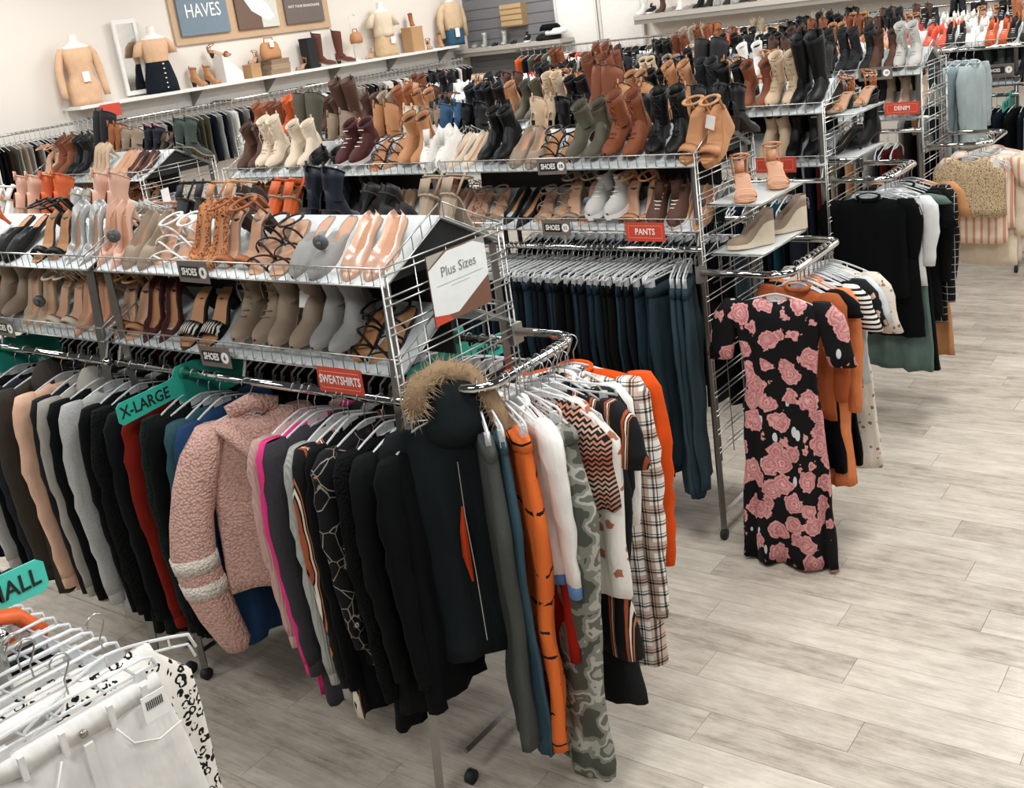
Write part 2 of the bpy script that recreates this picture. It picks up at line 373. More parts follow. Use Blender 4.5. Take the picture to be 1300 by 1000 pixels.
text('MUST\nHAVES', .235, LETTERW, p1, (.38, -.032, .40), sx=.8)
p2 = poster(.99, 1.68, 'photo poster of a person sitting in white, middle of the wooden frame', '#6b5447')
def flat(t, pts, col, dy, nm='print'):
    m = MB(); n = len(pts); m.add([(x, dy, z) for x, z in pts], [tuple(range(n))]); m.build(nm, solid(col, .7, 0, 0, 'print'), t)
flat(p2, [(.40, .0), (.69, .0), (.69, .86), (.40, .86)], '#cfcfc4', -.031); flat(p2, [(0, .46), (.3, .40), (.45, .7), (.4, .87), (0, .87)], '#d9b59a', -.0315)
flat(p2, [(.18, .62), (.3, .42), (.5, .36), (.58, .5), (.48, .86), (.25, .87)], '#c0714c', -.0325)
flat(p2, [(.12, .42), (.25, .22), (.5, .08), (.62, .12), (.55, .28), (.38, .4), (.2, .47)], '#efece6', -.033)
p3 = poster(1.82, 2.52, 'dark taupe poster with a pink picture and white lettering, rightmost in frame', '#6a605b')
flat(p3, [(.27, .36), (.52, .36), (.52, .7), (.27, .7)], '#b8605e', -.031); flat(p3, [(.30, .36), (.49, .36), (.47, .5), (.33, .5)], '#d7a19a', -.032)
text('NOT YOUR BRANDNAME', .05, LETTERW, p3, (.35, -.032, .22))
# leaning ornate mirror
mr = thing('wall_mirror', 'tall narrow white framed mirror between the two leftmost mannequins', 'mirror'); mount(mr, 7.98, 2.27, .05)
b = MB(); b.box(-.16, -.03, 0, -.12, 0, .86); b.box(.12, -.03, 0, .16, 0, .86); b.box(-.12, -.03, 0, .12, 0, .05); b.box(-.12, -.03, .81, .12, 0, .86); b.build('mirror_frame', WHITE, mr)
b = MB(); b.box(-.12, -.015, .05, .12, -.005, .81); b.build('mirror_glass', solid('#cfd2d2', .06, 1, 0, 'mirror'), mr)
# far back wall fixtures, right of the doors
def back_fixture(x0, x1, z, label):
    t = thing('wall_display', label, 'shelf', (x0, BY, z))
    b = MB(); b.box(0, -.45, -.06, x1 - x0, 0, 0); b.build('shelf_board', solid('#b9b4ab', .6, 0, 0, 'pale_laminate'), t)
    b = MB(); b.box(0, -.44, -.12, x1 - x0, -.40, -.06); b.build('valance', solid('#8f8a82', .6, 0, 0, 'grey_trim'), t)
    return t
back_fixture(-8.1, -1.5, 2.36, 'long pale shelf along the back wall above the far clothes')
back_fixture(WX + .05, -9.4, 2.16, 'dark shelf of shoes and folded clothes in front of grey slatwall')
t = thing('wall_rail', 'chrome rail of clothes along the back wall right of the doors', 'clothes rail', (-10.2, BY, 2.06))
b = MB(); b.tube([(0, -.5, 0), (8.5, -.5, 0)], .016, 8); b.build('rod', CHROME, t, True)
for i in range(7): b = MB(); b.box(i * 1.4, -.5, -.03, i * 1.4 + .025, 0, .02); b.build('bracket', solid('#8f8d88', .5, .3, 0, 'bracket_metal'), t)

# ------------------------------------------------------------------ shoe racks
ZU, ZL, ZR, SL, DEP = 1.885, 1.585, 1.5, math.radians(27), .62
cache = {}
def basket_mesh(L, flip):
    key = ('bk', round(L, 3), flip)
    if key in cache: return cache[key]
    m = MB(); s = -1 if flip else 1; r = .0022
    for z in (0, .058): m.tube([(0, 0, z), (L, 0, z)], .0032, 5)
    n = int(L / .05)
    for i in range(n + 1):
        x = L * i / n; m.tube([(x, 0, .058), (x, 0, 0), (x, s * .03, .012)], r, 4, cap=False)
    for x in (0, L):
        m.tube([(x, 0, .058), (x, s * .30, .20)], .0032, 5); m.tube([(x, 0, 0), (x, s * .30, .152)], .0032, 5)
        for j in range(1, 7): m.tube([(x, s * .05 * j, .058 + .0237 * j), (x, s * .05 * j, .0253 * j)], r, 4, cap=False)
    cache[key] = m.mesh('basket', WIRE, True); return cache[key]
def board_mesh(L, flip):
    key = ('bd', round(L, 3), flip)
    if key in cache: return cache[key]
    m = MB(); s = -1 if flip else 1; c, d = math.cos(SL), math.sin(SL)
    y0, y1 = .006, .31
    m.add([(.006, s * y0, .002), (L - .006, s * y0, .002), (L - .006, s * y1, y1 * d / c), (.006, s * y1, y1 * d / c), (.006, s * y0, -.006), (L - .006, s * y0, -.006), (L - .006, s * y1, y1 * d / c - .008), (.006, s * y1, y1 * d / c - .008)],
          [(0, 1, 2, 3), (7, 6, 5, 4), (0, 4, 5, 1), (1, 5, 6, 2), (2, 6, 7, 3), (3, 7, 4, 0)])
    cache[key] = m.mesh('shelf_board', BOARD, False); return cache[key]
def post_mesh(kick):
    m = MB(); z1, z0 = 1.9, .07
    m.tube([(0, 0, z0), (0, 0, z1)], .0155, 4, flat=1); return m
def end_panel(z0=.45, z1=1.95, y0=-.03, y1=.60):
    key = ('ep', z0)
    if key in cache: return cache[key]
    m = MB(); r = .0034
    for y in (y0, y0 + .026, y1 - .026, y1): m.tube([(0, y, z0), (0, y, z1)], r, 5)
    for y in (y0 + .16, y0 + .32, y0 + .48): m.tube([(0, y, z0), (0, y, z1)], .0024, 5)
    n = int((z1 - z0) / .095)
    for i in range(n + 1):
        z = z1 - i * .095
        m.tube([(.004, y0, z), (.004, y1, z)], .003, 5); m.tube([(.004, y0, z - .024), (.004, y1, z - .024)], .003, 5)
    cache[key] = m.mesh('end_grid', WIRE, True); return cache[key]
def arc(c, r, a0, a1, n=6): return [(c[0] + r * math.cos(a0 + (a1 - a0) * i / n), c[1] + r * math.sin(a0 + (a1 - a0) * i / n)) for i in range(n + 1)]
def u_rail(parent, z, out=.27, y0=.06, y1=.60, R=.09):
    m = MB(); p = [(0, y0)] + arc((out - R, y0 + R), R, -PI / 2, 0) + arc((out - R, y1 - R), R, 0, PI / 2) + [(0, y1)]
    m.tube([(x, y, z) for x, y in p], .0165, 10); o = m.build('face_out_rail', CHROME, parent, True)
    m = MB()
    for y in (y0, y1): m.box(-.012, y - .03, z - .045, .006, y + .03, z + .03)
    m.build('rail_clamp', solid('#9b9a96', .4, .8, 0, 'clamp_metal'), o)
RACKS = []
ROWN = ['', 'nearest rack', 'second rack', 'third rack', 'fourth rack', 'fifth rack', 'sixth rack']
def rack(row, Yf, xr, xl, label, urail=None, end=True, lend=False):
    L = xr - xl; t = thing('shoe_rack', label, 'rack', (xl, Yf, 0), 0, 'double-sided chrome shoe and clothes racks')
    for z, fl in ((ZU, 0), (ZL, 0), (ZU, 1), (ZL, 1)):
        y = DEP if fl else 0
        link('basket', basket_mesh(L, fl), t, (0, y, z)); link('shelf_board', board_mesh(L, fl), t, (0, y, z))
    for x in (.03, L - .03):
        for y in (.035, DEP - .035):
            if row == 1 and y < .1 and x > 1:
                m = MB(); m.tube([(x - .02, y - .15, .0), (x - .005, y, 1.88)], .021, 4)
            else:
                m = MB(); m.tube([(x, y, .06), (x, y, 1.88)], .0175, 4)
            m.build('upright', solid('#8c8a85', .35, .85, 0, 'square_steel'), t)
            m = MB(); m.tube([(x - .012, y, .028), (x + .012, y, .028)], .028, 12); m.build('caster', DARK, t, True)
        m = MB(); m.tube([(x, .03, .14), (x, DEP - .03, .14)], .013, 4); m.build('foot_brace', solid('#8c8a85', .35, .85, 0, 'square_steel'), t)
        m = MB(); m.add([(x - .006, .03, ZU), (x - .006, DEP - .03, ZU), (x - .006, DEP / 2, 2.035), (x + .006, .03, ZU), (x + .006, DEP - .03, ZU), (x + .006, DEP / 2, 2.035)], [(0, 1, 2), (5, 4, 3), (0, 3, 4, 1), (1, 4, 5, 2), (2, 5, 3, 0)])
        m.build('gable_panel', DARK, t)
    m = MB(); m.box(.03, DEP / 2 - .004, 1.56, L - .03, DEP / 2 + .004, 1.99); m.build('shade_panel', DARK, t)  # added dark sheet, stands in for the shadow behind the lower shelves
    for y in (0, DEP):
        m = MB(); m.tube([(0, y, ZR), (L, y, ZR)], .0155, 10); m.build('hang_rod', CHROME, t, True)
        for x in (.02, L * .5, L - .02):
            m = MB(); m.tube([(x, y, ZR + .016), (x, y + (.03 if y == 0 else -.03), ZL + .01)], .006, 5); m.build('rod_bracket', WIRE, t)
    if end: link('end_grid', end_panel(), t, (L + .012, 0, 0))
    if lend: link('end_grid', end_panel(), t, (-.012, 0, 0))
    if urail:
        e = bpy.data.objects.new('rail_holder', None)
        bpy.data.objects.remove(e); 
        m = MB(); z, out = urail[:2]; y0, y1, R = (urail + (.05,))[2], .60, .09; x0 = L + .012
        p = [(x0, y0)] + [(x0 + x, y) for x, y in arc((out - R, y0 + R), R, -PI / 2, 0) + arc((out - R, y1 - R), R, 0, PI / 2)] + [(x0, y1)]
        m.tube([(x, y, z) for x, y in p], .0165, 10); m.build('face_out_rail', CHROME, t, True)
        for y in (y0, y1):
            m = MB(); m.box(x0 - .012, y - .03, z - .045, x0 + .008, y + .03, z + .03); m.build('rail_clamp', solid('#9b9a96', .4, .8, 0, 'clamp_metal'), t)
    RACKS.append(t); return t
R1Y, R2Y, R3Y, R4Y, R5Y, R6Y = 2.34, 4.33, 5.94, 7.73, 9.45, 11.2
r1 = rack(1, R1Y, -2.33, -3.90, 'nearest chrome rack unit, right end with the plus sizes board', (1.55, .27))
rack(1, R1Y, -3.95, -5.60, 'nearest chrome rack unit at the left edge of the photo', end=False)
r2 = rack(2, R2Y, -2.27, -3.78, 'second chrome rack unit from the front, above the blue jeans', (1.41, .42, -.06))
rack(2, R2Y, -3.82, -5.49, 'second-row chrome rack unit left of the one above the jeans', end=False, lend=True)
rack(2, R2Y, -6.38, -7.74, 'short chrome rack unit across the aisle at far left, second row')
r3 = rack(3, R3Y, -2.29, -3.95, 'third-row chrome rack unit with the black tops on its end rail', (1.49, .33))
rack(3, R3Y, -4.0, -5.6, 'third-row chrome rack unit, middle one', end=False)
rack(3, R3Y, -5.7, -7.3, 'third-row chrome rack unit, left one under rust boots', end=False, lend=True)
r4 = rack(4, R4Y, -2.27, -3.9, 'fourth-row chrome rack unit with the beige tops on its end rail', (1.38, .42))
rack(4, R4Y, -3.95, -5.5, 'fourth-row chrome rack unit, middle one', end=False)
rack(4, R4Y, -5.55, -7.1, 'fourth-row chrome rack unit, left one', end=False, lend=True)
rack(5, R5Y, -.3, -1.95, 'fifth-row chrome rack unit in the top right corner', end=False)
r5 = rack(5, R5Y, -2.0, -3.6, 'fifth-row chrome rack unit behind the denim sign', end=False)
rack(5, R5Y, -3.65, -5.2, 'fifth-row chrome rack unit, middle one', end=False)
rack(5, R5Y, -5.25, -6.8, 'fifth-row chrome rack unit, left one', end=False, lend=True)
rack(6, R6Y, -1.2, -2.8, 'sixth-row chrome rack unit, rightmost, near the back wall', end=False)
rack(6, R6Y, -2.85, -4.4, 'sixth-row chrome rack unit, middle one near the back wall', end=False)
rack(6, R6Y, -4.45, -6.0, 'sixth-row chrome rack unit, left one near the back wall', end=False)
# ------------------------------------------------------------------ shoes
def proj(p):
    d = RC.transposed() @ (Vector(p) - Vector((0, 0, CAM_H)))
    if d.z > -.05: return (-9999, -9999)
    return PX0 + F_PX * d.x / -d.z, PY0 - F_PX * d.y / -d.z
def Xof(px, Y, z):
    a, b = -14.0, 3.0
    for _ in range(40):
        m = (a + b) / 2
        x = proj((m, Y, z))[0]
        if x == -9999 or x < px: a = m
        else: b = m
    return (a + b) / 2
def lerp(tab, s):
    for (a, x), (b, y) in zip(tab, tab[1:]):
        if s <= b: return x + (y - x) * max(0, (s - a)) / (b - a)
    return tab[-1][1]
def smooth(t): t = max(0, min(1, t)); return t * t * (3 - 2 * t)
WT = [(0, .012), (.03, .023), (.12, .031), (.35, .029), (.55, .038), (.72, .044), (.86, .039), (.95, .024), (1, .006)]
WP = [(0, .012), (.03, .022), (.12, .029), (.35, .027), (.55, .035), (.70, .041), (.84, .029), (.94, .014), (1, .003)]
SS = [0, .03, .08, .16, .26, .36, .46, .56, .66, .76, .86, .94, 1]
def ypos(s): return .125 - .25 * s
def cx(s): return .008 * math.sin(PI * s)
def foot(style):
    P = dict(  # heel height, platform, pointed, open-from, dome height, shaft height, heel kind
        pump=(.085, .0, 1, .72, .04, 0, 'stiletto'), flat=(.012, .0, 1, .70, .035, 0, 'low'), mule=(.02, .012, 0, .55, .05, 0, 'low'),
        loafer=(.02, .006, 0, .58, .05, 0, 'low'), sandal=(.065, .006, 0, 1, 0, 0, 'block'), strappy=(.012, .008, 0, 1, 0, 0, 'low'), wedge=(.085, .03, 0, 1, 0, 0, 'wedge'),
        slide=(.045, .016, 0, 1, 0, 0, 'block'), ankle=(.055, .004, 0, 0, .055, .112, 'block'), laceboot=(.045, .01, 0, 0, .055, .155, 'block'),
        tall=(.03, .006, 0, 0, .055, .27, 'block'), sneaker=(.022, .022, 0, .42, .06, .03, 'low'), hightop=(.022, .022, 0, 0, .06, .09, 'low'), espadrille=(.09, .02, 0, .6, .045, 0, 'wedge'))[style]
    H, pl, pt, opn, dome, shaft, hk = P; W = WP if pt else WT
    def b(s): return pl + .004 + H * smooth((.66 - s) / .5)
    D = {}
    # sole
    m = MB(); rings = []
    for s in SS:
        w = lerp(W, s) * 1.04 + .001; t = max(.004, pl); z = b(s); lo = z - t if hk != 'wedge' or s > .8 else 0
        if hk == 'wedge': lo = max(0, (z - pl) * smooth((s - .55) / .25) * .9) if s > .5 else 0
        y = ypos(s); rings.append([(cx(s) - w, y, lo), (cx(s) + w, y, lo), (cx(s) + w, y, z), (cx(s) - w, y, z)])
    m.loft(rings); D['sole'] = (m, 'sole')
    if hk in ('block', 'stiletto') or H > .03 and hk == 'low':
        m = MB(); n = 8; rings = []
        for j in range(4):
            t = j / 3; z = (1 - t) * (b(.1)); k = (1 if j == 0 else .62 if hk == 'block' else (.5, .26, .24)[j - 1])
            if hk == 'block': k = 1 - .22 * t
            cyy = ypos(.10) - (.008 if hk == 'block' else .004 - .01 * t)
            rings.append([(.0265 * k * math.cos(2 * PI * i / n), cyy + .030 * k * math.sin(2 * PI * i / n), z) for i in range(n)])
        m.loft(rings); D['heel'] = (m, 'heel')
    # insole
    m = MB(); rings = []
    for s in SS[1:-1]:
        w = lerp(W, s) * .92; z = b(s) + .003; rings.append([(cx(s) - w, ypos(s), z - .002), (cx(s) + w, ypos(s), z - .002), (cx(s) + w, ypos(s), z), (cx(s) - w, ypos(s), z)])
    if opn > 0: m.loft(rings); D['insole'] = (m, 'insole')
    if dome:
        m = MB(); rings = []
        for s in SS:
            w = lerp(W, s); y = ypos(s); z = b(s); c = cx(s); h = lerp([(0, .055), (.3, .05), (.55, dome), (.72, dome * .9), (.8, dome * .78), (.94, dome * .5), (1, .012)], s)
            if shaft > .02 and s < .5: h = lerp([(0, .07), (.3, .095), (.45, .08), (.5, .07)], s)
            if s < opn:
                e = .9 if style != 'mule' or s > .3 else .0
                rim = (.030 if style not in ('sneaker', 'espadrille') else .06) * e + .004; ins = .0008
                rim = rim * (.8 if .2 < s < opn - .1 else 1)
                pr = [(-w, 0), (-w * 1.03, rim * .5), (-w * .93, rim), (-w * .82, rim * .96), (-w * .80, ins), (0, ins), (w * .80, ins), (w * .82, rim * .96), (w * .93, rim), (w * 1.03, rim * .5), (w, 0)]
            else:
                pr = [(w * -math.cos(PI * i / 10) * (1.03 if i in (1, 9) else 1), h * math.sin(PI * i / 10) ** .75) for i in range(11)]
            rings.append([(c + x, y, z + q_) for x, q_ in pr])
        m.loft(rings, closed=False, cap=False)
        n = len(rings); 
        if shaft:
            rr_ = []; zb = b(.15) + .03; n2 = 12
            prof = [(0, .037, .050), (.35, .034, .042), (.7, .037, .046), (1, .041, .050)] if shaft < .25 else [(0, .037, .05), (.15, .036, .044), (.5, .047, .055), (.85, .055, .062), (1, .055, .062)]
            for t, a_, c_ in prof:
                zz = zb + shaft * t; rr_.append([(a_ * math.cos(2 * PI * i / n2), ypos(.22) + c_ * math.sin(2 * PI * i / n2) - (.0 if t > .2 else .004), zz + (.012 * math.sin(2 * PI * i / n2) if t == 1 else 0)) for i in range(n2)])
            a_, c_ = prof[-1][1:]
            for t2 in (0, -.25): rr_.append([(a_ * .88 * math.cos(2 * PI * i / n2), ypos(.22) + c_ * .88 * math.sin(2 * PI * i / n2), zb + shaft * (1 + t2) + .012 * math.sin(2 * PI * i / n2) * (1 + t2)) for i in range(n2)])
            if style in ('sneaker',): pass
            else: m.loft(rr_, cap=False); mm = MB(); mm.loft([rr_[-1], [(0, ypos(.22), zb + shaft * .6)] * n2], cap=False); D['lining'] = (mm, 'lining')
        D['upper'] = (m, 'main')
    def band(s, h, wd=.014, yoff=0, tilt=0, nm='strap'):
        m = MB(); w = lerp(W, s) + .003; pts = []
        r2 = []
        for i in range(9):
            f = PI * i / 8; x = -w * math.cos(f); z = h * math.sin(f) ** .8; yy = ypos(s) + yoff + tilt * x / w
            d_ = b(s - (yy - ypos(s)) / .25 * 0)
            r2.append([(cx(s) + x, yy - wd / 2, d_ + z), (cx(s) + x * 1.05, yy, d_ + z + .003), (cx(s) + x, yy + wd / 2, d_ + z), (cx(s) + x * .96, yy, d_ + z - .001)])
        m.loft(r2); return m
    def anklestrap(z, r=.0035, nm=''):
        m = MB(); pts = [(.036 * math.cos(a_), ypos(.16) + .045 * math.sin(a_) - .01, z - .015 * math.sin(a_)) for a_ in [2 * PI * i / 14 for i in range(15)]]
        m.tube(pts, r, 5, flat=1.8); return m
    if style == 'sandal':
        D['toe_strap'] = (band(.76, .035, .03), 'main'); D['ankle_strap'] = (anklestrap(b(.1) + .075, .004), 'main')
        m = MB(); 
        for sx_ in (-1, 1): m.tube([(sx_ * .028, ypos(.1), b(.1)), (sx_ * .035, ypos(.13), b(.1) + .08)], .0045, 5)
        m.loft([[(-.02, .124, b(0)), (.02, .124, b(0)), (.02, .119, b(0)), (-.02, .119, b(0))], [(-.02, .126, b(0) + .05), (.02, .126, b(0) + .05), (.02, .121, b(0) + .05), (-.02, .121, b(0) + .05)]]); D['heel_counter'] = (m, 'main')
    if style == 'strappy':
        for j, (s, h, tl) in enumerate(((.8, .03, .018), (.74, .032, -.018), (.58, .042, .02), (.50, .046, -.02), (.36, .055, .0))):
            D['strap.%d' % j] = (band(s, h, .009, 0, tl), 'main')
        D['ankle_strap'] = (anklestrap(.07, .0035), 'main')
    if style == 'wedge':
        D['toe_strap'] = (band(.78, .035, .05), 'main'); D['ankle_strap'] = (anklestrap(b(.1) + .07, .005), 'main'); m = MB()
        for sx_ in (-1, 1): m.tube([(sx_ * .03, ypos(.12), b(.1)), (sx_ * .035, ypos(.14), b(.1) + .075)], .006, 5)
        D['side_strap'] = (m, 'main')
    if style == 'slide': D['band'] = (band(.70, .038, .055), 'trim')
    if style in ('ankle', 'tall', 'laceboot'):
        m = MB(); zb = b(.15) + .03; yy = ypos(.22); m.tube([(.0385, yy, zb + shaft * .97), (.036, yy, zb + shaft * .5), (.036, yy - .004, zb), (.034, yy - .01, zb - .02)], .0016, 4); D['zip'] = (m, 'heel')
        m = MB(); rt = .041 if shaft < .25 else .055; ry = .05 if shaft < .25 else .062; m.tube([(rt * math.cos(2 * PI * i / 14), yy + ry * math.sin(2 * PI * i / 14), zb + shaft + .012 * math.sin(2 * PI * i / 14)) for i in range(15)], .0028, 5); D['top_binding'] = (m, 'heel')
        m = MB(); m.tube([(0, yy + .050, zb + shaft * .9), (0, yy + .056, zb + shaft + .03), (0, yy + .049, zb + shaft + .005)], .004, 4, flat=2); D['pull_tab'] = (m, 'main')
    if style in ('laceboot', 'sneaker', 'hightop'):
        m = MB(); nn = 5 if style != 'laceboot' else 8
        for j in range(nn):
            t = j / (nn - 1)
            if style == 'sneaker': y, z = ypos(.72 - .28 * t), b(.6) + .045 + .022 * t
            elif j < 3: y, z = ypos(.66 - .1 * j), b(.6) + .052 + .012 * j
            else: y, z = ypos(.22) - .046 - .002 * t, b(.15) + .05 + shaft * (j - 3) / (nn - 3) * .95
            m.tube([(-.017, y, z), (0, y - .006, z + .004), (.017, y, z)], .0028, 4)
        if style == 'laceboot': m.tube([(0, ypos(.22) - .055, .2), (.02, ypos(.22) - .062, .16), (.01, ypos(.22) - .075, .11)], .0022, 4); m.tube([(0, ypos(.22) - .055, .2), (-.022, ypos(.22) - .062, .17), (-.015, ypos(.22) - .07, .12)], .0022, 4)
        D['laces'] = (m, 'trim')
    if style == 'sneaker':
        m = MB(); m.loft([[(-.014, ypos(.62), b(.6) + .05), (.014, ypos(.62), b(.6) + .05), (.014, ypos(.62) + .004, b(.6) + .05), (-.014, ypos(.62) + .004, b(.6) + .05)], [(-.02, ypos(.36), b(.4) + .105), (.02, ypos(.36), b(.4) + .105), (.02, ypos(.36) + .006, b(.4) + .105), (-.02, ypos(.36) + .006, b(.4) + .105)]]); D['tongue'] = (m, 'main')
    return D
SHOE = {}
def shoe_meshes(style):
    if style not in SHOE:
        D = foot(style); parts = [(nm.split('.')[0], mb.mesh(nm.split('.')[0], solid('white', .6), nm not in ('sole', 'insole', 'heel')), role) for nm, (mb, role) in D.items()]
        J = MB(); roles = []
        for nm, (mb, role) in D.items():
            if role not in roles: roles.append(role)
            J.add(mb.v, mb.f, roles.index(role))
        SHOE[style] = (parts, J.mesh(style, [solid('white', .6)] * len(roles), True), roles)
    return SHOE[style]
WORD = dict(pump='pointed pump', flat='pointed flat shoe', mule='slip-on mule', loafer='round-toed loafer', sandal='heeled sandal', strappy='strappy sandal', wedge='wedge sandal', slide='open slide sandal',
            ankle='ankle boot', laceboot='lace-up boot', tall='tall boot', sneaker='laced sneaker', hightop='high-top sneaker', espadrille='wedge espadrille')
CAT = dict(pump='heel', flat='flat shoe', mule='flat shoe', loafer='flat shoe', sandal='sandal', strappy='sandal', wedge='sandal', slide='sandal', ankle='boot', laceboot='boot', tall='boot', sneaker='sneaker', hightop='sneaker', espadrille='espadrille')
CW = dict(rosegold='rose gold', lightgrey='light grey', darkbrown='dark brown', hotpink='hot pink', leopardtan='leopard print', lightdenim='light blue', zebra='zebra print', darkdenim='dark blue')
def roles_for(style, c, c2=None):
    main = leather(c); s2 = 'white' if style in ('sneaker', 'hightop') else ('beige' if style in ('wedge', 'espadrille') else 'darkbrown' if c in ('black', 'navy', 'brown', 'oxblood', 'charcoal', 'maroon') else 'taupe')
    d = dict(main=main, sole=solid(s2, .7, 0, 0, 'sole'), heel=solid('darkbrown' if c in ('brown', 'cognac', 'rust', 'tan', 'olive') else (c if c in PAL else 'black'), .5, 0, 0, 'heel'),
             insole=solid('tan' if c in ('black', 'zebra', 'brown', 'navy', 'oxblood', 'maroon') else 'nude', .7, 0, 0, 'insole'), lining=solid('darkbrown', .9, 0, 0, 'lining'), trim=leather(c))
    if style in ('sneaker', 'hightop'): d['trim'] = solid('white', .8, 0, 0, 'laces')
    if style in ('pump', 'flat') and c in ('tan', 'cognac', 'leopardtan', 'blush', 'nude', 'peach'): d['insole'] = solid('peach', .6, 0, 0, 'insole')
    if c2: d['sole'] = solid(c2, .7, 0, 0, 'sole'); d['heel'] = d['sole']
    if style == 'slide' and c2: d['insole'] = solid('tan', .6)
    if style == 'wedge': d['sole'] = leather(c); d['insole'] = leather(c)
    return d
def make_shoe(style, c, loc, rot, label, group, far=False, c2=None, mirror=False, extra=None):
    parts, joined, roles = shoe_meshes(style); R = roles_for(style, c, c2); nm = WORD[style].replace(' ', '_').replace('-', '_')
    if far:
        o = link(nm, joined, None, loc, [R[r] for r in roles])
    else:
        o = bpy.data.objects.new(nm, None); COL.objects.link(o); o.location = loc
        for pn, me, role in parts: link(pn, me, o, None, [R[role]])
        if extra == 'puck':
            m = MB(); m.tube([(0, 0, -.006), (0, 0, .006)], .024, 14); m.tube([(0, 0, .006), (0, 0, .016)], .008, 8); p = m.build('security_tag', PUCK, o, True); p.location = (.02, -.03 if style != 'ankle' else .03, .09); p.rotation_euler = (1.2, .2, .3)
        if extra == 'tag':
            m = MB(); m.box(-.02, -.001, -.03, .02, .001, .03); p = m.build('price_tag', TAGM, o); p.location = (.0, .02, .12); p.rotation_euler = (-.4, .3, rr(-.5, .5))
    o.rotation_euler = rot; sc = 1.0 if CAT[style] == 'boot' or far else 1.1; o.scale = (-sc if mirror else sc, sc, sc)
    return tag(o, label, CAT[style], group)
def shoe_row(rowname, Yf, z0, flip, items, xr, xl, far=False, spacing=.17, fill=None, stuffing=True):
    """items: (pixel x of the pair, style, colour[, second colour, extra]); gaps in the row are filled from 'fill'"""
    s = -1 if flip else 1; yc = Yf + s * .14; pl = []
    for it in items:
        X = Xof(it[0], yc - (.03 if not flip else 0), z0 + .1)
        if xl + .05 < X < xr + .02: pl.append((X,) + tuple(it[1:]))
    pl.sort(key=lambda a: a[0])
    if fill:
        out = []; x = xl + .09
        for p in pl + [(xr + .1,)]:
            while p[0] - x > spacing * .9:
                out.append((x,) + random.choice(fill)); x += spacing * rr(.97, 1.12)
            if len(p) > 1: out.append(p); x = p[0] + spacing
        pl = out
    pl = [p for p in pl if -60 < proj((p[0], yc, z0))[0] < 1350 and proj((p[0], yc, z0))[1] > -75]
    n = len(pl)
    for i, p in enumerate(pl):
        X, st, c = p[:3]; c2 = p[3] if len(p) > 3 else None; ex = p[4] if len(p) > 4 else None; k_ = n - i
        tall = st in ('ankle', 'laceboot', 'tall', 'hightop'); ang = SL * (.55 if tall else 1.25) ; jit = rr(-.16, .16)
        for sd in (-1, 1):
            off = .048 if not tall else .05
            side = ('left' if sd < 0 else 'right')
            rz = jit + rr(-.04, .04) + (PI if flip else 0)
            yy = Yf + s * .135 + rr(-.008, .008)
            zz = z0 + .135 * math.tan(SL) + .008 - (.0 if tall else .012)
            lb = '%s %s, %s of %s pair from right, %s' % (CW.get(c, c), WORD[st], side, nth(k_), rowname)
            make_shoe(st, c, (X + sd * off, yy, zz), (ang + rr(-.06, .06), rr(-.09, .09), rz), lb, 'shoes on the ' + rowname, far, c2, sd < 0, ex if sd > 0 else None)
B_ = [('ankle', 'black'), ('ankle', 'tan'), ('ankle', 'taupe'), ('laceboot', 'black'), ('ankle', 'brown'), ('laceboot', 'cognac'), ('ankle', 'beige'), ('ankle', 'charcoal'), ('hightop', 'black'), ('sandal', 'tan'), ('strappy', 'black'), ('sneaker', 'white'), ('loafer', 'taupe'), ('sandal', 'brown'), ('laceboot', 'taupe'), ('flat', 'beige'), ('sneaker', 'charcoal'), ('strappy', 'tan')]
H_ = [('sandal', 'nude'), ('pump', 'tan'), ('sandal', 'tan'), ('pump', 'nude'), ('strappy', 'cognac'), ('flat', 'blush'), ('sandal', 'blush'), ('pump', 'peach'), ('ankle', 'beige'), ('sandal', 'black')]
S_ = [('sneaker', 'black'), ('sneaker', 'white'), ('sneaker', 'grey'), ('ankle', 'black'), ('hightop', 'black'), ('sneaker', 'coral'), ('sneaker', 'white'), ('loafer', 'tan'), ('ankle', 'brown'), ('sneaker', 'lightgrey'), ('hightop', 'charcoal'), ('laceboot', 'rust'), ('sandal', 'beige')]
shoe_row('nearest rack upper front shelf', R1Y, ZU, 0, [(-25, 'pump', 'orange'), (22, 'mule', 'black'), (68, 'sandal', 'black'), (110, 'pump', 'silver'), (150, 'pump', 'blush', None, 'puck'), (186, 'loafer', 'taupe'),
    (222, 'strappy', 'white'), (268, 'pump', 'leopardtan'), (308, 'sandal', 'cognac'), (352, 'strappy', 'darkbrown'), (408, 'mule', 'grey', 'white', 'puck'), (470, 'loafer', 'rosegold')], -2.33, -5.5, fill=H_)
shoe_row('nearest rack lower front shelf', R1Y, ZL, 0, [(-25, 'flat', 'orange'), (18, 'ankle', 'taupe'), (52, 'pump', 'beige', None, 'puck'), (86, 'sandal', 'cream'), (125, 'pump', 'nude'), (170, 'sandal', 'tan'), (208, 'pump', 'maroon'),
    (262, 'slide', 'zebra', 'black'), (330, 'laceboot', 'taupe'), (376, 'ankle', 'taupe', None, 'tag'), (432, 'ankle', 'grey'), (478, 'strappy', 'black')], -2.33, -5.5, fill=H_)
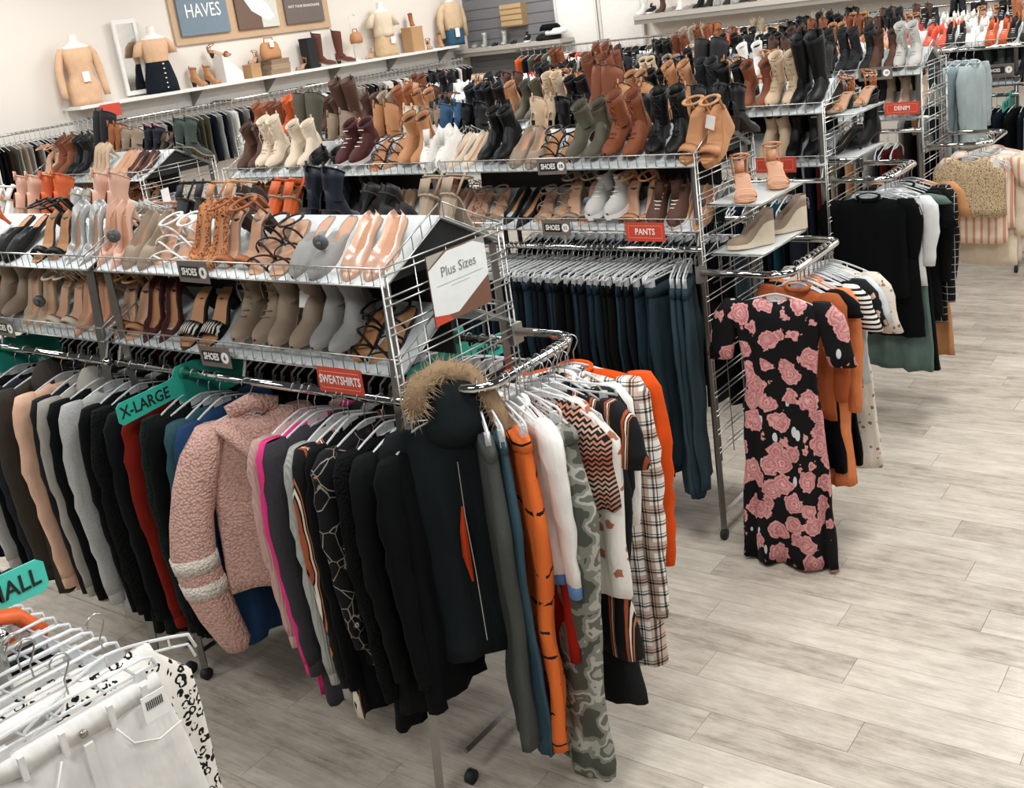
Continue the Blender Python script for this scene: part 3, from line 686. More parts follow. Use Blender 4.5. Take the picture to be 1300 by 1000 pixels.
shoe_row('nearest rack upper back shelf', R1Y + DEP, ZU, 1, [(0, 'pump', 'peach'), (25, 'sandal', 'white'), (55, 'ankle', 'blush'), (88, 'ankle', 'orange'), (118, 'pump', 'silver'), (155, 'ankle', 'blush'), (190, 'loafer', 'lightgrey', None, 'tag'), (232, 'strappy', 'pink'), (262, 'sandal', 'charcoal'),
    (300, 'sandal', 'tan'), (330, 'pump', 'darkbrown'), (375, 'sandal', 'orange'), (425, 'ankle', 'navy'), (495, 'pump', 'black'), (520, 'flat', 'charcoal'), (572, 'sandal', 'taupe')], -2.33, -5.5, fill=H_)
shoe_row('second rack upper front shelf', R2Y, ZU, 0, [(312, 'strappy', 'beige'), (345, 'laceboot', 'cream'), (384, 'ankle', 'cream'), (422, 'flat', 'silver'), (452, 'hightop', 'maroon'), (490, 'strappy', 'maroon'), (528, 'ankle', 'tan'), (592, 'flat', 'cream'), (634, 'ankle', 'black'),
    (672, 'loafer', 'taupe', None), (708, 'strappy', 'black'), (748, 'ankle', 'olive', None, 'puck'), (795, 'laceboot', 'rust', 'brown'), (847, 'laceboot', 'black'), (897, 'wedge', 'tan', None, 'tag')], -2.27, -5.45, fill=B_)
shoe_row('second rack lower front shelf', R2Y, ZL, 0, [(300, 'pump', 'brown'), (335, 'pump', 'cognac'), (380, 'sandal', 'orange'), (430, 'tall', 'black'), (470, 'ankle', 'black'), (505, 'flat', 'beige'), (560, 'sandal', 'peach'), (620, 'strappy', 'taupe'), (662, 'flat', 'black'), (702, 'strappy', 'taupe'), (738, 'sandal', 'taupe', None, 'puck'),
    (774, 'hightop', 'lightgrey'), (815, 'sandal', 'tan'), (850, 'sneaker', 'brown'), (880, 'flat', 'tan', None, 'puck')], -2.27, -5.45, fill=H_)
shoe_row('second rack upper back shelf', R2Y + DEP, ZU, 1, [(300, 'ankle', 'tan'), (340, 'ankle', 'cognac'), (400, 'tall', 'olive'), (440, 'ankle', 'taupe'), (500, 'laceboot', 'tan'), (535, 'ankle', 'cream'), (558, 'ankle', 'taupe'), (585, 'ankle', 'blue'), (610, 'ankle', 'black'), (650, 'loafer', 'tan'), (700, 'ankle', 'beige'), (735, 'ankle', 'black'), (775, 'tall', 'rust'),
    (810, 'laceboot', 'tan'), (838, 'hightop', 'black'), (870, 'ankle', 'tan'), (905, 'ankle', 'charcoal'), (932, 'ankle', 'black')], -2.27, -5.45, fill=B_)
shoe_row('far left rack upper front shelf', R2Y, ZU, 0, [(42, 'ankle', 'taupe'), (62, 'loafer', 'leopardtan'), (84, 'ankle', 'rust'), (104, 'ankle', 'black'), (128, 'pump', 'beige'), (156, 'flat', 'nude'), (178, 'flat', 'oxblood'), (200, 'pump', 'taupe')], -6.38, -7.7, fill=H_)
shoe_row('far left rack lower front shelf', R2Y, ZL, 0, [(84, 'sandal', 'orange'), (150, 'ankle', 'blush')], -6.38, -7.7, fill=H_)
shoe_row('far left rack upper back shelf', R2Y + DEP, ZU, 1, [(60, 'ankle', 'black'), (110, 'ankle', 'black'), (138, 'tall', 'charcoal'), (160, 'laceboot', 'cognac'), (205, 'ankle', 'navy'), (245, 'laceboot', 'green')], -6.38, -7.7, fill=B_)
shoe_row('third rack upper front shelf', R3Y, ZU, 0, [(268, 'ankle', 'black'), (290, 'ankle', 'black'), (312, 'ankle', 'rust'), (332, 'ankle', 'cognac'), (350, 'ankle', 'rust'), (372, 'laceboot', 'orange'), (400, 'laceboot', 'olive'), (440, 'tall', 'brown'), (470, 'ankle', 'brown'), (600, 'ankle', 'navy'), (625, 'ankle', 'black'), (640, 'ankle', 'tan'), (672, 'ankle', 'olive'),
    (700, 'laceboot', 'beige'), (730, 'ankle', 'black'), (762, 'tall', 'rust'), (805, 'ankle', 'tan'), (835, 'ankle', 'black'), (862, 'laceboot', 'tan'), (895, 'laceboot', 'charcoal'), (925, 'ankle', 'black'), (962, 'ankle', 'rust'), (995, 'laceboot', 'beige'), (1026, 'tall', 'black')], -2.29, -7.25, fill=B_)
shoe_row('third rack lower front shelf', R3Y, ZL, 0, [(900, 'ankle', 'rust'), (985, 'ankle', 'beige'), (1020, 'ankle', 'black')], -2.29, -4.6, fill=B_)
shoe_row('third rack upper back shelf', R3Y + DEP, ZU, 1, [(500, 'ankle', 'black'), (530, 'laceboot', 'tan'), (550, 'ankle', 'brown'), (620, 'ankle', 'tan'), (655, 'laceboot', 'brown'), (740, 'ankle', 'tan'), (780, 'hightop', 'black'), (830, 'hightop', 'beige'), (860, 'laceboot', 'black'), (905, 'tall', 'charcoal'), (930, 'ankle', 'tan'), (1040, 'laceboot', 'charcoal')], -2.29, -7.25, fill=B_, far=True)
shoe_row('fourth rack upper front shelf', R4Y, ZU, 0, [(500, 'ankle', 'black'), (530, 'ankle', 'rust'), (820, 'hightop', 'beige'), (850, 'hightop', 'taupe'), (880, 'ankle', 'black'), (950, 'ankle', 'white'), (1062, 'laceboot', 'charcoal'), (1093, 'laceboot', 'charcoal'), (1122, 'ankle', 'brown'), (1152, 'laceboot', 'lightgrey')], -2.33, -7.1, fill=B_ + S_, far=True)
shoe_row('fourth rack lower front shelf', R4Y, ZL, 0, [(1110, 'ankle', 'black'), (1138, 'ankle', 'taupe'), (1158, 'ankle', 'beige')], -2.33, -3.9, fill=B_, far=True)
shoe_row('fourth rack upper back shelf', R4Y + DEP, ZU, 1, [(640, 'sneaker', 'white'), (660, 'sneaker', 'white'), (682, 'sneaker', 'red'), (710, 'hightop', 'black'), (1100, 'sneaker', 'white'), (1130, 'sneaker', 'peach'), (1150, 'sneaker', 'coral')], -2.33, -7.1, fill=S_, far=True)
shoe_row('fifth rack upper front shelf', R5Y, ZU, 0, [(1128, 'sneaker', 'blush'), (1148, 'sneaker', 'coral'), (1190, 'sneaker', 'coral', 'coral'), (1215, 'sneaker', 'charcoal'), (1240, 'sneaker', 'white'), (1268, 'sneaker', 'orange', 'orange'), (1296, 'sneaker', 'charcoal')], -.3, -6.8, fill=S_ + B_[:6], far=True)
shoe_row('fifth rack lower front shelf', R5Y, ZL, 0, [(1262, 'ankle', 'green'), (1290, 'ankle', 'charcoal')], -.3, -2.6, fill=S_ + B_[:6], far=True)
shoe_row('fifth rack upper back shelf', R5Y + DEP, ZU, 1, [(1160, 'sneaker', 'red'), (1215, 'sneaker', 'orange')], -.3, -6.8, fill=S_ + B_[:6], far=True)
shoe_row('sixth rack upper front shelf', R6Y, ZU, 0, [], -1.2, -6.0, fill=S_ + B_, far=True)
shoe_row('sixth rack upper back shelf', R6Y + DEP, ZU, 1, [], -1.2, -6.0, fill=S_ + B_, far=True)
# ------------------------------------------------------------------ hangers and clothes
HK = .075                                   # drop from rod centre to the hanger's shoulder crown
def hanger_meshes():
    hook = MB(); pts = [(.0, 0, -HK), (0, 0, -.045)] + [(.021 * math.sin(a), 0, -.0 + -.021 * math.cos(a) * -1 - .0) for a in []]
    arcp = [(.0205 * math.cos(a), 0, .0205 * math.sin(a)) for a in [math.radians(d) for d in (-80, -40, 0, 40, 80, 120, 160, 190)]]
    # the hook wraps the rod: its plane is square to the rod
    hook.tube([(0, 0, -HK), (0, 0, -.04), (.008, 0, -.028)] + arcp[1:], .0021, 5)
    A = hook.mesh('hook', WIRE, True)
    b = MB(); up = [(x, 0, -HK - .008 - .062 * (abs(x) / .2) ** 1.35 - (.035 if abs(x) > .205 else 0)) for x in (-.212, -.2, -.15, -.1, -.06, -.03, 0, .03, .06, .1, .15, .2, .212)]
    b.tube(up, .0042, 5); b.tube([(p[0] * .97, 0, p[2] - .022 - .012 * (1 - abs(p[0]) / .21)) for p in up], .0035, 5)
    for x in (-.15, -.07, 0, .07, .15): z = -HK - .008 - .062 * (abs(x) / .2) ** 1.35; b.tube([(x, 0, z), (x, 0, z - .028)], .003, 4)
    b.add([(-.045, 0, -HK - .012), (.045, 0, -HK - .012), (.045, 0, -HK - .05), (-.045, 0, -HK - .05)], [(0, 1, 2, 3)])
    B = b.mesh('hanger_body', HANGER, True)
    c = MB(); bar = [(-.19, 0, -HK - .045), (-.186, 0, -HK - .02), (-.165, 0, -HK - .012), (0, 0, -HK - .008), (.165, 0, -HK - .012), (.186, 0, -HK - .02), (.19, 0, -HK - .045)]
    c.tube(bar, .0045, 5); c.tube([(-.19, 0, -HK - .04), (0, 0, -HK - .036), (.19, 0, -HK - .04)], .0042, 5)
    for x in (-.12, -.05, .05, .12): c.tube([(x, 0, -HK - .01), (x + .02, 0, -HK - .038)], .003, 4)
    Cc = c.mesh('hanger_bar', HANGER, True)
    d = MB(); d.box(-.011, -.009, -.045, .011, .009, .012); D = d.mesh('clip', HANGER, False)
    return A, B, Cc, D
HM = hanger_meshes()
def hanger(kind, loc, rz, label, group, clipx=.14):
    nm = 'clip_hanger' if kind == 'pants' else 'shirt_hanger'
    o = thing(nm, label, 'hanger', loc, rz, group)
    link('hook', HM[0], o, (0, 0, 0))
    if kind == 'pants':
        link('hanger_bar', HM[2], o)
        for s in (-1, 1): link('clip', HM[3], o, (s * clipx, 0, -HK - .045))
    else: link('hanger_body', HM[1], o)
    return o
def wob(x, z, seed, sc=7): return noise.noise(Vector((x * sc, z * sc * .45, seed * 3.17)))
def drape(lv, seed, n=26, fold=.012, k=3.0, neck=0, shoulder=0, sub=5):
    """lv: (z, half width, half thickness, x offset); returns loft rings of a hanging cloth body"""
    L = []
    for (z0, a0, t0, c0), (z1, a1, t1, c1) in zip(lv, lv[1:]):
        m = max(1, int(round(abs(z1 - z0) / .055)))
        for j in range(m): f = j / m; g = smooth(f) * .5 + f * .5; L.append((z0 + (z1 - z0) * f, a0 + (a1 - a0) * g, t0 + (t1 - t0) * f, c0 + (c1 - c0) * g))
    L.append(lv[-1]); top, bot = lv[0][0], lv[-1][0]; rings = []
    for (z, a, t, c) in L:
        d = (top - z) / (top - bot); R = []
        for i in range(n):
            th = 2 * PI * i / n; cs, sn = math.cos(th), math.sin(th)
            u = math.copysign(abs(cs) ** .75, cs); x = a * u; y = t * math.copysign(abs(sn) ** .8, sn)
            amp = fold * (.15 + d) ; y += amp * math.sin(k * PI * u + seed * 1.7 + d * 1.3) + amp * 1.8 * wob(x * 2, z * 1.6, seed)
            y += .5 * amp * math.sin((k * 2.3) * PI * u + seed)*d * (1 if sn > 0 else -1)
            zz = z - (shoulder * (abs(u)) ** 1.4) * (1 - smooth(d * 5)) - (neck * max(0, 1 - (abs(x) / .075) ** 2) * (1 - smooth(d * 9)) if neck else 0)
            zz += (.012 * wob(x * 3, z, seed + 5) if d > .95 else 0)
            R.append((x + c + .004 * wob(z * 3, x, seed + 2), y, zz))
        rings.append(R)
    return rings
def sleeve(side, sh, length, r0, r1, seed, fwd=.0, out=.035, flat=.62, bend=0):
    pts = []; rad = []; nseg = max(4, int(length / .05))
    for j in range(nseg + 1):
        t = j / nseg; x = side * (sh[0] + out * math.sin(min(1, t * 2.2) * PI / 2) - bend * t * t); z = sh[1] - length * t
        pts.append(Vector((x + .006 * wob(t * 4, .3, seed), fwd * t + .01 * wob(t * 5, .9, seed + 4), z))); rad.append((r0 + (r1 - r0) * t) * (1 + .22 * noise.noise(Vector((t * 13, seed, side)))))
    rad[0] *= .7; return pts, rad
def tubex(m, pts, rad, n=12, flat=.62, seed=0):
    rings = []
    for i, (p, r) in enumerate(zip(pts, rad)):
        rings.append([(p.x + r * math.cos(2 * PI * k_ / n) * (1 + .10 * noise.noise(Vector((k_ * 1.1, p.z * 9, seed)))), p.y + r * flat * math.sin(2 * PI * k_ / n) * (1 + .18 * noise.noise(Vector((k_ * 1.7, p.z * 7, seed + 3)))), p.z + .0) for k_ in range(n)])
    m.loft(rings); return m
def garment(kind, matl, hook, rz, label, cat, group=None, L=.66, W=.215, T=.028, seed=0, sl=.56, flare=1.0, fold=.012, k=3, extra=None, cuffm=None, name=None, tagx=None, hlabel=None, hgroup='clear plastic hangers', kindh=None, lean=0):
    """a garment on its own hanger; the origin is the rod where the hook hangs"""
    hk = 'pants' if kind in ('pants', 'skirt', 'folded', 'shorts') else 'shirt'
    if kindh != 'none': hanger(kindh or hk, hook, rz, hlabel or ('clear hanger of the ' + label), hgroup)
    o = bpy.data.objects.new(name or kind, None); COL.objects.link(o); o.location = hook; o.rotation_euler = (lean, 0, rz); o.empty_display_size = .05
    tag(o, label, cat, group); z0 = -HK - .012
    if kind in ('top', 'tee', 'dress', 'tank', 'coat', 'hoodie', 'skater'):
        shy = .05 if kind != 'tank' else .02; m = MB()
        w0 = W * (.93 if kind != 'tank' else .55)
        lv = [(z0, w0 * .93, .006, 0), (z0 - .03, w0, T * .7, 0), (z0 - .13, W * .90, T, 0), (z0 - L * .55, W * .88 * (1 + (flare - 1) * .4), T * 1.1, 0), (z0 - L, W * .92 * flare, T * 1.15, 0)]
        if kind == 'dress': lv = [(z0, w0 * .9, .006, 0), (z0 - .03, w0, T * .7, 0), (z0 - .14, W * .82, T, 0), (z0 - .40, W * .70, T, 0), (z0 - .55, W * .80, T * 1.1, 0), (z0 - L, W * flare, T * 1.5, 0)]
        m.loft(drape(lv, seed, 30, fold, k, neck=.05, shoulder=shy)); m.build('bodice' if kind == 'dress' else 'torso', matl, o, True)
        if kind != 'tank':
            n = 'sleeve'; slen = sl if kind in ('top', 'coat', 'hoodie') else (sl if sl < .4 else .2)
            for s in (-1, 1):
                pts, rad = sleeve(s, (W * .86, z0 - shy * .55), slen, .062 if slen > .3 else .06, .036 if slen > .3 else .062, seed + s, fwd=rr(-.02, .02), out=.045, bend=.02 if slen > .3 else -.04)
                m = MB(); tubex(m, pts, rad, 12, .55, seed); ob = m.build(n, matl, o, True)
                if cuffm is not None and slen > .3:
                    c = MB(); p = pts[-1]; tubex(c, [p + Vector((0, 0, .012)), p, p + Vector((0, 0, -.045)), p + Vector((0, 0, -.05))], [.026, .036, .032, .024], 10, .6, seed); c.build('cuff', cuffm, ob, True)
        if kind == 'hoodie':
            m = MB(); rings = []
            for j in range(7):
                t = j / 6; r = .085 * math.sin(PI * (.12 + .86 * t)) ; rings.append([(r * 1.1 * math.cos(2 * PI * i / 12), -.035 - .055 * t + r * .55 * math.sin(2 * PI * i / 12), z0 + .05 - .19 * t) for i in range(12)])
            m.loft(rings); m.build('hood', matl, o, True)
        elif kind in ('top', 'coat') and not extra:
            m = MB(); pr = [(.062 * math.cos(2 * PI * i / 14), .028 * math.sin(2 * PI * i / 14) - .004, z0 - .012 + .012 * math.sin(2 * PI * i / 14)) for i in range(15)]
            m.tube(pr, .010, 6); m.build('collar', matl, o, True)
    elif kind in ('pants', 'folded'):
        zz = -HK - .075
        if kind == 'pants':
            hw = W * .88; m = MB(); lv = [(zz, hw, .006, 0), (zz - .045, hw * 1.02, T * .7, 0), (zz - .2, hw * 1.12, T, 0), (zz - .30, hw * 1.12, T, 0)]
            m.loft(drape(lv, seed, 24, fold * .5, k)); m.build('waist', matl, o, True)
            for s in (-1, 1):
                m = MB(); lw = hw * .56
                lv = [(zz - .22, lw * .96, T * .9, s * lw * 1.0), (zz - .35, lw * .98, T, s * lw), (zz - .35 - (L - .35) * .5, lw * .74, T * .85, s * lw * .95), (zz - L, lw * .70 * flare, T * .8, s * lw * .90)]
                m.loft(drape(lv, seed + s, 18, fold, 1.6)); m.build('leg', matl, o, True)
        else:
            m = MB(); hw = W * .5; lv = [(zz, hw, T * .6, 0), (zz - .06, hw * 1.02, T, 0), (zz - .30, hw * 1.2, T * 1.15, .01), (zz - L * .7, hw * .85, T, .0), (zz - L, hw * .78 * flare, T, 0)]
            m.loft(drape(lv, seed, 20, fold, 2)); m.build('leg', matl, o, True)
            m = MB(); m.loft(drape([(zz + .004, hw * 1.04, T * .8, 0), (zz - .04, hw * 1.05, T * 1.2, 0)], seed, 20, .001, 2)); m.build('waistband', matl, o, True)
    elif kind == 'skirt':
        zz = -HK - .06; m = MB(); lv = [(zz, W * .75, .008, 0), (zz - .05, W * .8, T, 0), (zz - L, W * flare, T * 1.3, 0)]
        m.loft(drape(lv, seed, 30, fold, k)); m.build('skirt_panel', matl, o, True)
        m = MB(); m.loft(drape([(zz + .003, W * .76, .012, 0), (zz - .035, W * .79, .02, 0)], seed, 24, .001, k)); m.build('waistband', matl, o, True)
    if tagx is not None:
        tx, tz = tagx; m = MB(); m.box(-.018, -.001, -.055, .018, .001, 0); p = m.build('price_tag', TAGM, o); p.location = (tx, -T * 1.6 - .012, tz); p.rotation_euler = (.15, rr(-.4, .4), rr(-.5, .5))
    return o
def slab(matl, hook, rz, label, cat, group, L=.6, W=.2, T=.018, seed=0, name='shirt', hang=True):
    """far or half hidden garment: shoulders, two sleeves and body as one mesh"""
    m = MB(); z0 = -HK - .012
    m.loft(drape([(z0, W * .9, .005, 0), (z0 - .05, W, T * .8, 0), (z0 - L * .5, W * .92, T, 0), (z0 - L, W * .95, T * 1.1, 0)], seed, 14, .008, 3, shoulder=.05, neck=.04))
    o = m.build(name, matl, None, True); o.location = hook; o.rotation_euler = (0, 0, rz)
    if hang == 'far': FARH.append((hook, rz))
    elif hang: hanger('shirt', hook, rz, 'clear hanger of the ' + label, 'clear plastic hangers')
    return tag(o, label, cat, group)
FARH = []
QZ = PI / 2
def rowlabel(c, w, i, where): return '%s %s, %s from right %s' % (CW.get(c, c), w, nth(i), where)

# --- nearest rack, front rod: sweatshirts.  (pixel x of the sleeve facing the camera, kind, material, length, words)
row = [(-75, 'hoodie', cloth('grey', 'heather'), .70, 'grey heather hoodie'), (-50, 'top', cloth('navy'), .70, 'navy sweatshirt'), (-30, 'top', cloth('lightgrey', 'heather'), .66, 'light grey sweatshirt'), (-12, 'top', cloth('black'), .70, 'black sweatshirt'),
    (6, 'top', cloth('#23262c'), .74, 'slate black sweatshirt'), (22, 'hoodie', cloth('#3d3833'), .78, 'charcoal brown sweatshirt with heavy sleeve'), (46, 'top', cloth('#dcb39a'), .72, 'peach sweatshirt with a white shoulder'), (62, 'top', cloth('#1d1e20'), .70, 'black sweatshirt'),
    (76, 'hoodie', cloth('#9c9991'), .74, 'heather grey hoodie with long drooping sleeve'), (92, 'top', cloth('black'), .72, 'black sweatshirt'), (108, 'top', cloth('#b3b4b2', 'heather'), .78, 'pale grey sweatshirt with gathered cuff'), (126, 'top', cloth('black'), .76, 'black sweatshirt'), (140, 'top', cloth('#101413', 'sherpa'), .80, 'black fleece jacket'),
    (160, 'top', cloth('#0e1213'), .78, 'black sweatshirt'), (182, 'top', cloth('#701a10'), .74, 'rust red sweater'), (202, 'top', cloth('#16221f', 'sherpa'), .74, 'dark green sherpa jacket'), (218, 'top', cloth('black'), .74, 'black sweatshirt'), (232, 'top', cloth('#2c4a52'), .76, 'teal fleece jacket'), (246, 'top', cloth('#1f3a5c'), .74, 'blue track jacket'),
    (345, 'top', cloth('#c5a49c', 'rib'), .86, 'blush pink ribbed sweatshirt'), (357, 'top', cloth('hotpink'), .80, 'hot pink top behind blush sweatshirt'), (366, 'top', cloth('#3b3a3e', 'heather'), .84, 'charcoal heather sweatshirt'), (388, 'top', cloth('#a7a9a4', 'rib'), .78, 'pale grey cable knit sweater'), (402, 'top', pattern('stripes'), .84, 'dark striped top'),
    (408, 'top', cloth('black'), .80, 'black sweatshirt'), (428, 'top', pattern('embroidery'), .60, 'black jacket embroidered with pale flowers'), (452, 'top', cloth('#0a0c0d', 'sherpa'), .84, 'black sweatshirt with a white trim'), (472, 'top', cloth('#0d0f10'), .92, 'long black sweatshirt'), (494, 'top', cloth('black'), .88, 'long black cardigan next to rack end')]
n = len(row)
for i, (px, kd, mt, L, wd) in enumerate(row):
    X = Xof(px, R1Y - .20, 1.15); s = 1 if kd != 'hoodie' else 1
    same = [r for r in row if r[4] == wd]
    lb = wd + (' on nearest rod' if len(same) == 1 else ', %s from right on nearest rod' % nth(n - i))
    garment(kd, mt, (X, R1Y, ZR), QZ + rr(-.12, .16), lb, 'jacket' if 'jacket' in wd else 'hoodie' if 'hoodie' in wd else 'sweater', 'tops on the nearest front rod', L=L + (.22 if L < .86 else .06), W=.215, T=.034, seed=i * 1.3, sl=(.84 if L < .86 else .74) if L > .65 else .66, cuffm=mt, extra='x', fold=.014, name='sweatshirt' if 'sweatshirt' in wd else 'jacket' if 'jacket' in wd else 'sweater')
# pink sherpa jacket turned to the aisle
PK = cloth('#d0a89c', 'sherpa'); WS = cloth('#ddd6cb', 'sherpa'); X = Xof(318, R1Y - .1, 1.3)
pj = garment('coat', PK, (X - .05, R1Y - .02, ZR), .88, 'pink sherpa jacket with two white stripes on the sleeve', 'jacket', L=.68, W=.235, T=.06, seed=3.3, sl=.0001 + .3, fold=.016, name='sherpa_jacket', extra='x', kindh='shirt')
for ch in list(pj.children):
    if ch.name.startswith('sleeve'): bpy.data.objects.remove(ch)
def bigsleeve(o, pts, rad, m1, m2=None, band=None, flat=.8, name='sleeve'):
    m = MB(); tubex(m, [Vector(p) for p in pts], rad, 16, flat, 1.7); s = m.build(name, m1, o, True)
    if band:
        for (t0, t1) in band:
            a_ = []; b_ = []
            for q_ in (t0, t0 + .0001, t1, t1 + .0001):
                f = q_ * (len(pts) - 1); j = min(int(f), len(pts) - 2); g = f - j
                a_.append(Vector(pts[j]).lerp(Vector(pts[j + 1]), g)); b_.append((rad[j] + (rad[j + 1] - rad[j]) * g))
            c = MB(); tubex(c, a_, [b_[0] * .96, b_[1] * 1.05, b_[2] * 1.05, b_[3] * .96], 16, flat * 1.02, 1.7); c.build('stripe', m2, s, True)
    return s
bigsleeve(pj, [(-.15, -.02, -.12), (-.20, -.03, -.20), (-.25, -.04, -.32), (-.29, -.05, -.45), (-.31, -.05, -.58), (-.30, -.05, -.71), (-.27, -.04, -.85), (-.24, -.03, -.97), (-.235, -.03, -1.01)], [.06, .078, .080, .080, .082, .078, .07, .058, .04], PK, WS, [(.50, .555), (.60, .655)])
bigsleeve(pj, [(.15, .02, -.12), (.18, .03, -.22), (.18, .03, -.40), (.16, .03, -.6), (.14, .03, -.72)], [.05, .075, .075, .07, .05], PK)
m = MB(); m.tube([(-.14, -.03, -.12), (-.09, -.05, -.15), (-.03, -.065, -.22), (.03, -.07, -.32), (.05, -.07, -.40)], [.03, .06, .062, .05, .02], 10, flat=.5, up=(0, 1, 0)); m.tube([(.15, -.02, -.12), (.10, -.04, -.15), (.07, -.06, -.22), (.05, -.07, -.30)], [.03, .055, .05, .02], 10, flat=.5, up=(0, 1, 0)); m.tube([(-.09, .01, -.10), (0, .02, -.075), (.09, .01, -.10)], [.03, .035, .03], 8); m.build('collar', PK, pj, True)

# --- back rods: clear hangers with dark tops that show between the shelves and through the end grid
def backrow(Y, xr, xl, n, cols, where, rowgrp, z=ZR, L=.62, W=.2):
    for i in range(n):
        X = xr - (xr - xl) * (i + .5) / n + rr(-.006, .006); c = random.choice(cols)
        slab(cloth(c), (X, Y, z), QZ + rr(-.1, .1), rowlabel(c if c in PAL else 'dark', 'top', i + 1, where), 'top', rowgrp, L=L + rr(-.08, .12), W=W, seed=i * 2.1)
backrow(R1Y + DEP, -2.42, -5.5, 56, ['black', 'charcoal', 'navy', 'black', 'maroon', 'darkbrown', 'black'], "on nearest rack's back rod", 'tops on the nearest back rod', L=1.0)
# --- second rack, front rod: jeans
JC = ['darkdenim', '#1a2a33', '#243a44', 'navy', 'black', 'darkdenim', '#1d323c', 'black']
JWD = 0
JW = dict(darkdenim='dark blue', denim='mid blue', navy='navy', black='black')
nj = 46
for i in range(nj):
    X = -2.36 - i * .0315; c = JC[(i * 5) % 8]
    if i < 4: c = ['#30434b', '#283b44', '#33474f', '#26373f'][i]
    if i == 36: c = '#56676a'
    garment('folded', cloth(c, 'denim'), (X, R2Y, ZR), QZ + rr(-.15, .15) + (.35 if i < 3 else 0), '%s jeans, %s pair from the right on the pants rod' % (JW.get(c, 'pale grey-green' if i == 36 else 'teal blue' if i < 4 else 'dark blue'), nth(i + 1)), 'jeans', 'jeans on the second rack', L=rr(.90, 1.02) + (.06 if i < 4 else 0), W=.36 if i < 4 else .33, T=.016 + (.006 if i < 4 else 0), seed=i * .77, fold=.012, name='jeans',
            hlabel='clear clip hanger, %s from right on the pants rod' % nth(i + 1), tagx=(-.1, -.25) if i % 4 == 1 else None, flare=1.0)
backrow(R2Y + DEP, -2.33, -3.7, 26, ['black', 'denim', 'darkdenim', 'charcoal'], "on second rack's back rod", 'tops on the second back rod', L=.8)
# third rack front rod, dark trousers
for i in range(16):
    X = -2.48 - i * .045; c = ['darkdenim', 'black', '#17404a', 'navy'][i % 4]
    slab(cloth(c, 'denim'), (X, R3Y, ZR), QZ + rr(-.1, .1), 'dark trousers, %s from right on the third rack' % nth(i + 1), 'trousers', 'trousers on the third rack', L=rr(.85, 1.0), W=.15, seed=i, name='trousers')
for i in range(14):
    X = -2.45 - i * .06; c = ['maroon', 'maroon', 'navy', 'grey', 'charcoal', 'tan', 'black', 'taupe'][i % 8]
    slab(cloth(c), (X, R4Y, ZR), QZ + rr(-.15, .15), '%s trousers, %s from right on the fourth rack' % (c, nth(i + 1)), 'trousers', 'trousers on the fourth rack', L=rr(.8, .95), W=.17, seed=i + .5, name='trousers')
for i in range(16):
    X = -1.82 - i * .07; c = ['#c2401f', 'lightgrey', 'navy', 'black', 'navy', 'black', 'charcoal', 'grey'][i % 8] if i < 16 else 'black'
    slab(cloth(c), (X - .0, R5Y, ZR), QZ + rr(-.3, .1), '%s top, %s from right on the fifth rack' % ('orange red' if i % 8 == 0 else c, nth(i + 1)), 'top', 'tops on the fifth rack', L=rr(.7, .9), W=.22, T=.03, seed=i + .5, name='top', hang='far')

# --- end rail of the nearest rack.  rail in world: x from -2.32 to -2.05, y from 2.39 to 2.94, z 1.55
RX, RZ = -2.05, 1.55
def urail_item(kind, mt, y, rz, label, cat, x=RX, **kw):
    return garment(kind, mt, (x, y, RZ), rz, label, cat, 'clothes on the nearest end rail', **kw)
# navy parka with fur hood at the front corner
PKA = cloth('#171d1f'); ct = garment('coat', PKA, (-2.19, 2.40, RZ), QZ - .62, 'dark navy parka with a tan fur-trimmed hood', 'coat', L=.84, W=.215, T=.06, seed=5.1, sl=.62, cuffm=PKA, fold=.02, name='parka', extra='x')
FUR = solid('#b09878', .9, 0, 0, 'fur')
m = MB(); path = [Vector(p) for p in ((-.14, -.06, -.03), (-.10, -.03, .035), (-.02, .0, .055), (.06, -.01, .03), (.11, -.04, -.05), (.14, -.075, -.15), (.15, -.09, -.25), (.12, -.10, -.33))]
for j in range(len(path) - 1):
    for _ in range(260):
        f = random.random(); p = path[j].lerp(path[j + 1], f); d = Vector((rr(-1, 1), rr(-1, 1), rr(-1, 1))).normalized()
        q_ = p + d * rr(.05, .085) + Vector((0, 0, -.01)); s = d.orthogonal().normalized() * .0022; t = d.cross(s)
        m.add([p + s, p - s * .5 + t, p - s * .5 - t, q_], [(0, 1, 3), (1, 2, 3), (2, 0, 3)])
core = MB(); core.tube(path, .036, 8); fc = core.build('fur_trim', solid('#8a7256', .95, 0, .6, 'fur_core'), ct, True); tag(m.build('fur_hairs', FUR, ct), kind='stuff')
m = MB(); m.loft([[(.01 + a_ * math.cos(2 * PI * i / 16) * (1 + .08 * math.sin(3 * i)), yc_ + t_ * math.sin(2 * PI * i / 16), z_) for i in range(16)] for z_, a_, t_, yc_ in ((.03, .03, .02, -.01), (.015, .075, .04, -.02), (-.04, .10, .04, -.035), (-.09, .10, .045, -.045), (-.13, .115, .05, -.05), (-.17, .08, .035, -.05), (-.19, .03, .01, -.045))]); m.build('hood', PKA, ct, True)
m = MB(); m.tube([(-.03, -.09, -.22), (-.035, -.1, -.4), (-.03, -.105, -.6), (-.03, -.11, -.85)], .0018, 5); m.build('zip', WIRE, ct)
m = MB(); m.tube([(-.035, -.075, -.38), (-.045, -.085, -.46), (-.048, -.088, -.54), (-.04, -.085, -.64)], [.004, .012, .014, .004], 8); m.build('orange_lining', cloth('#b23c1c'), ct)
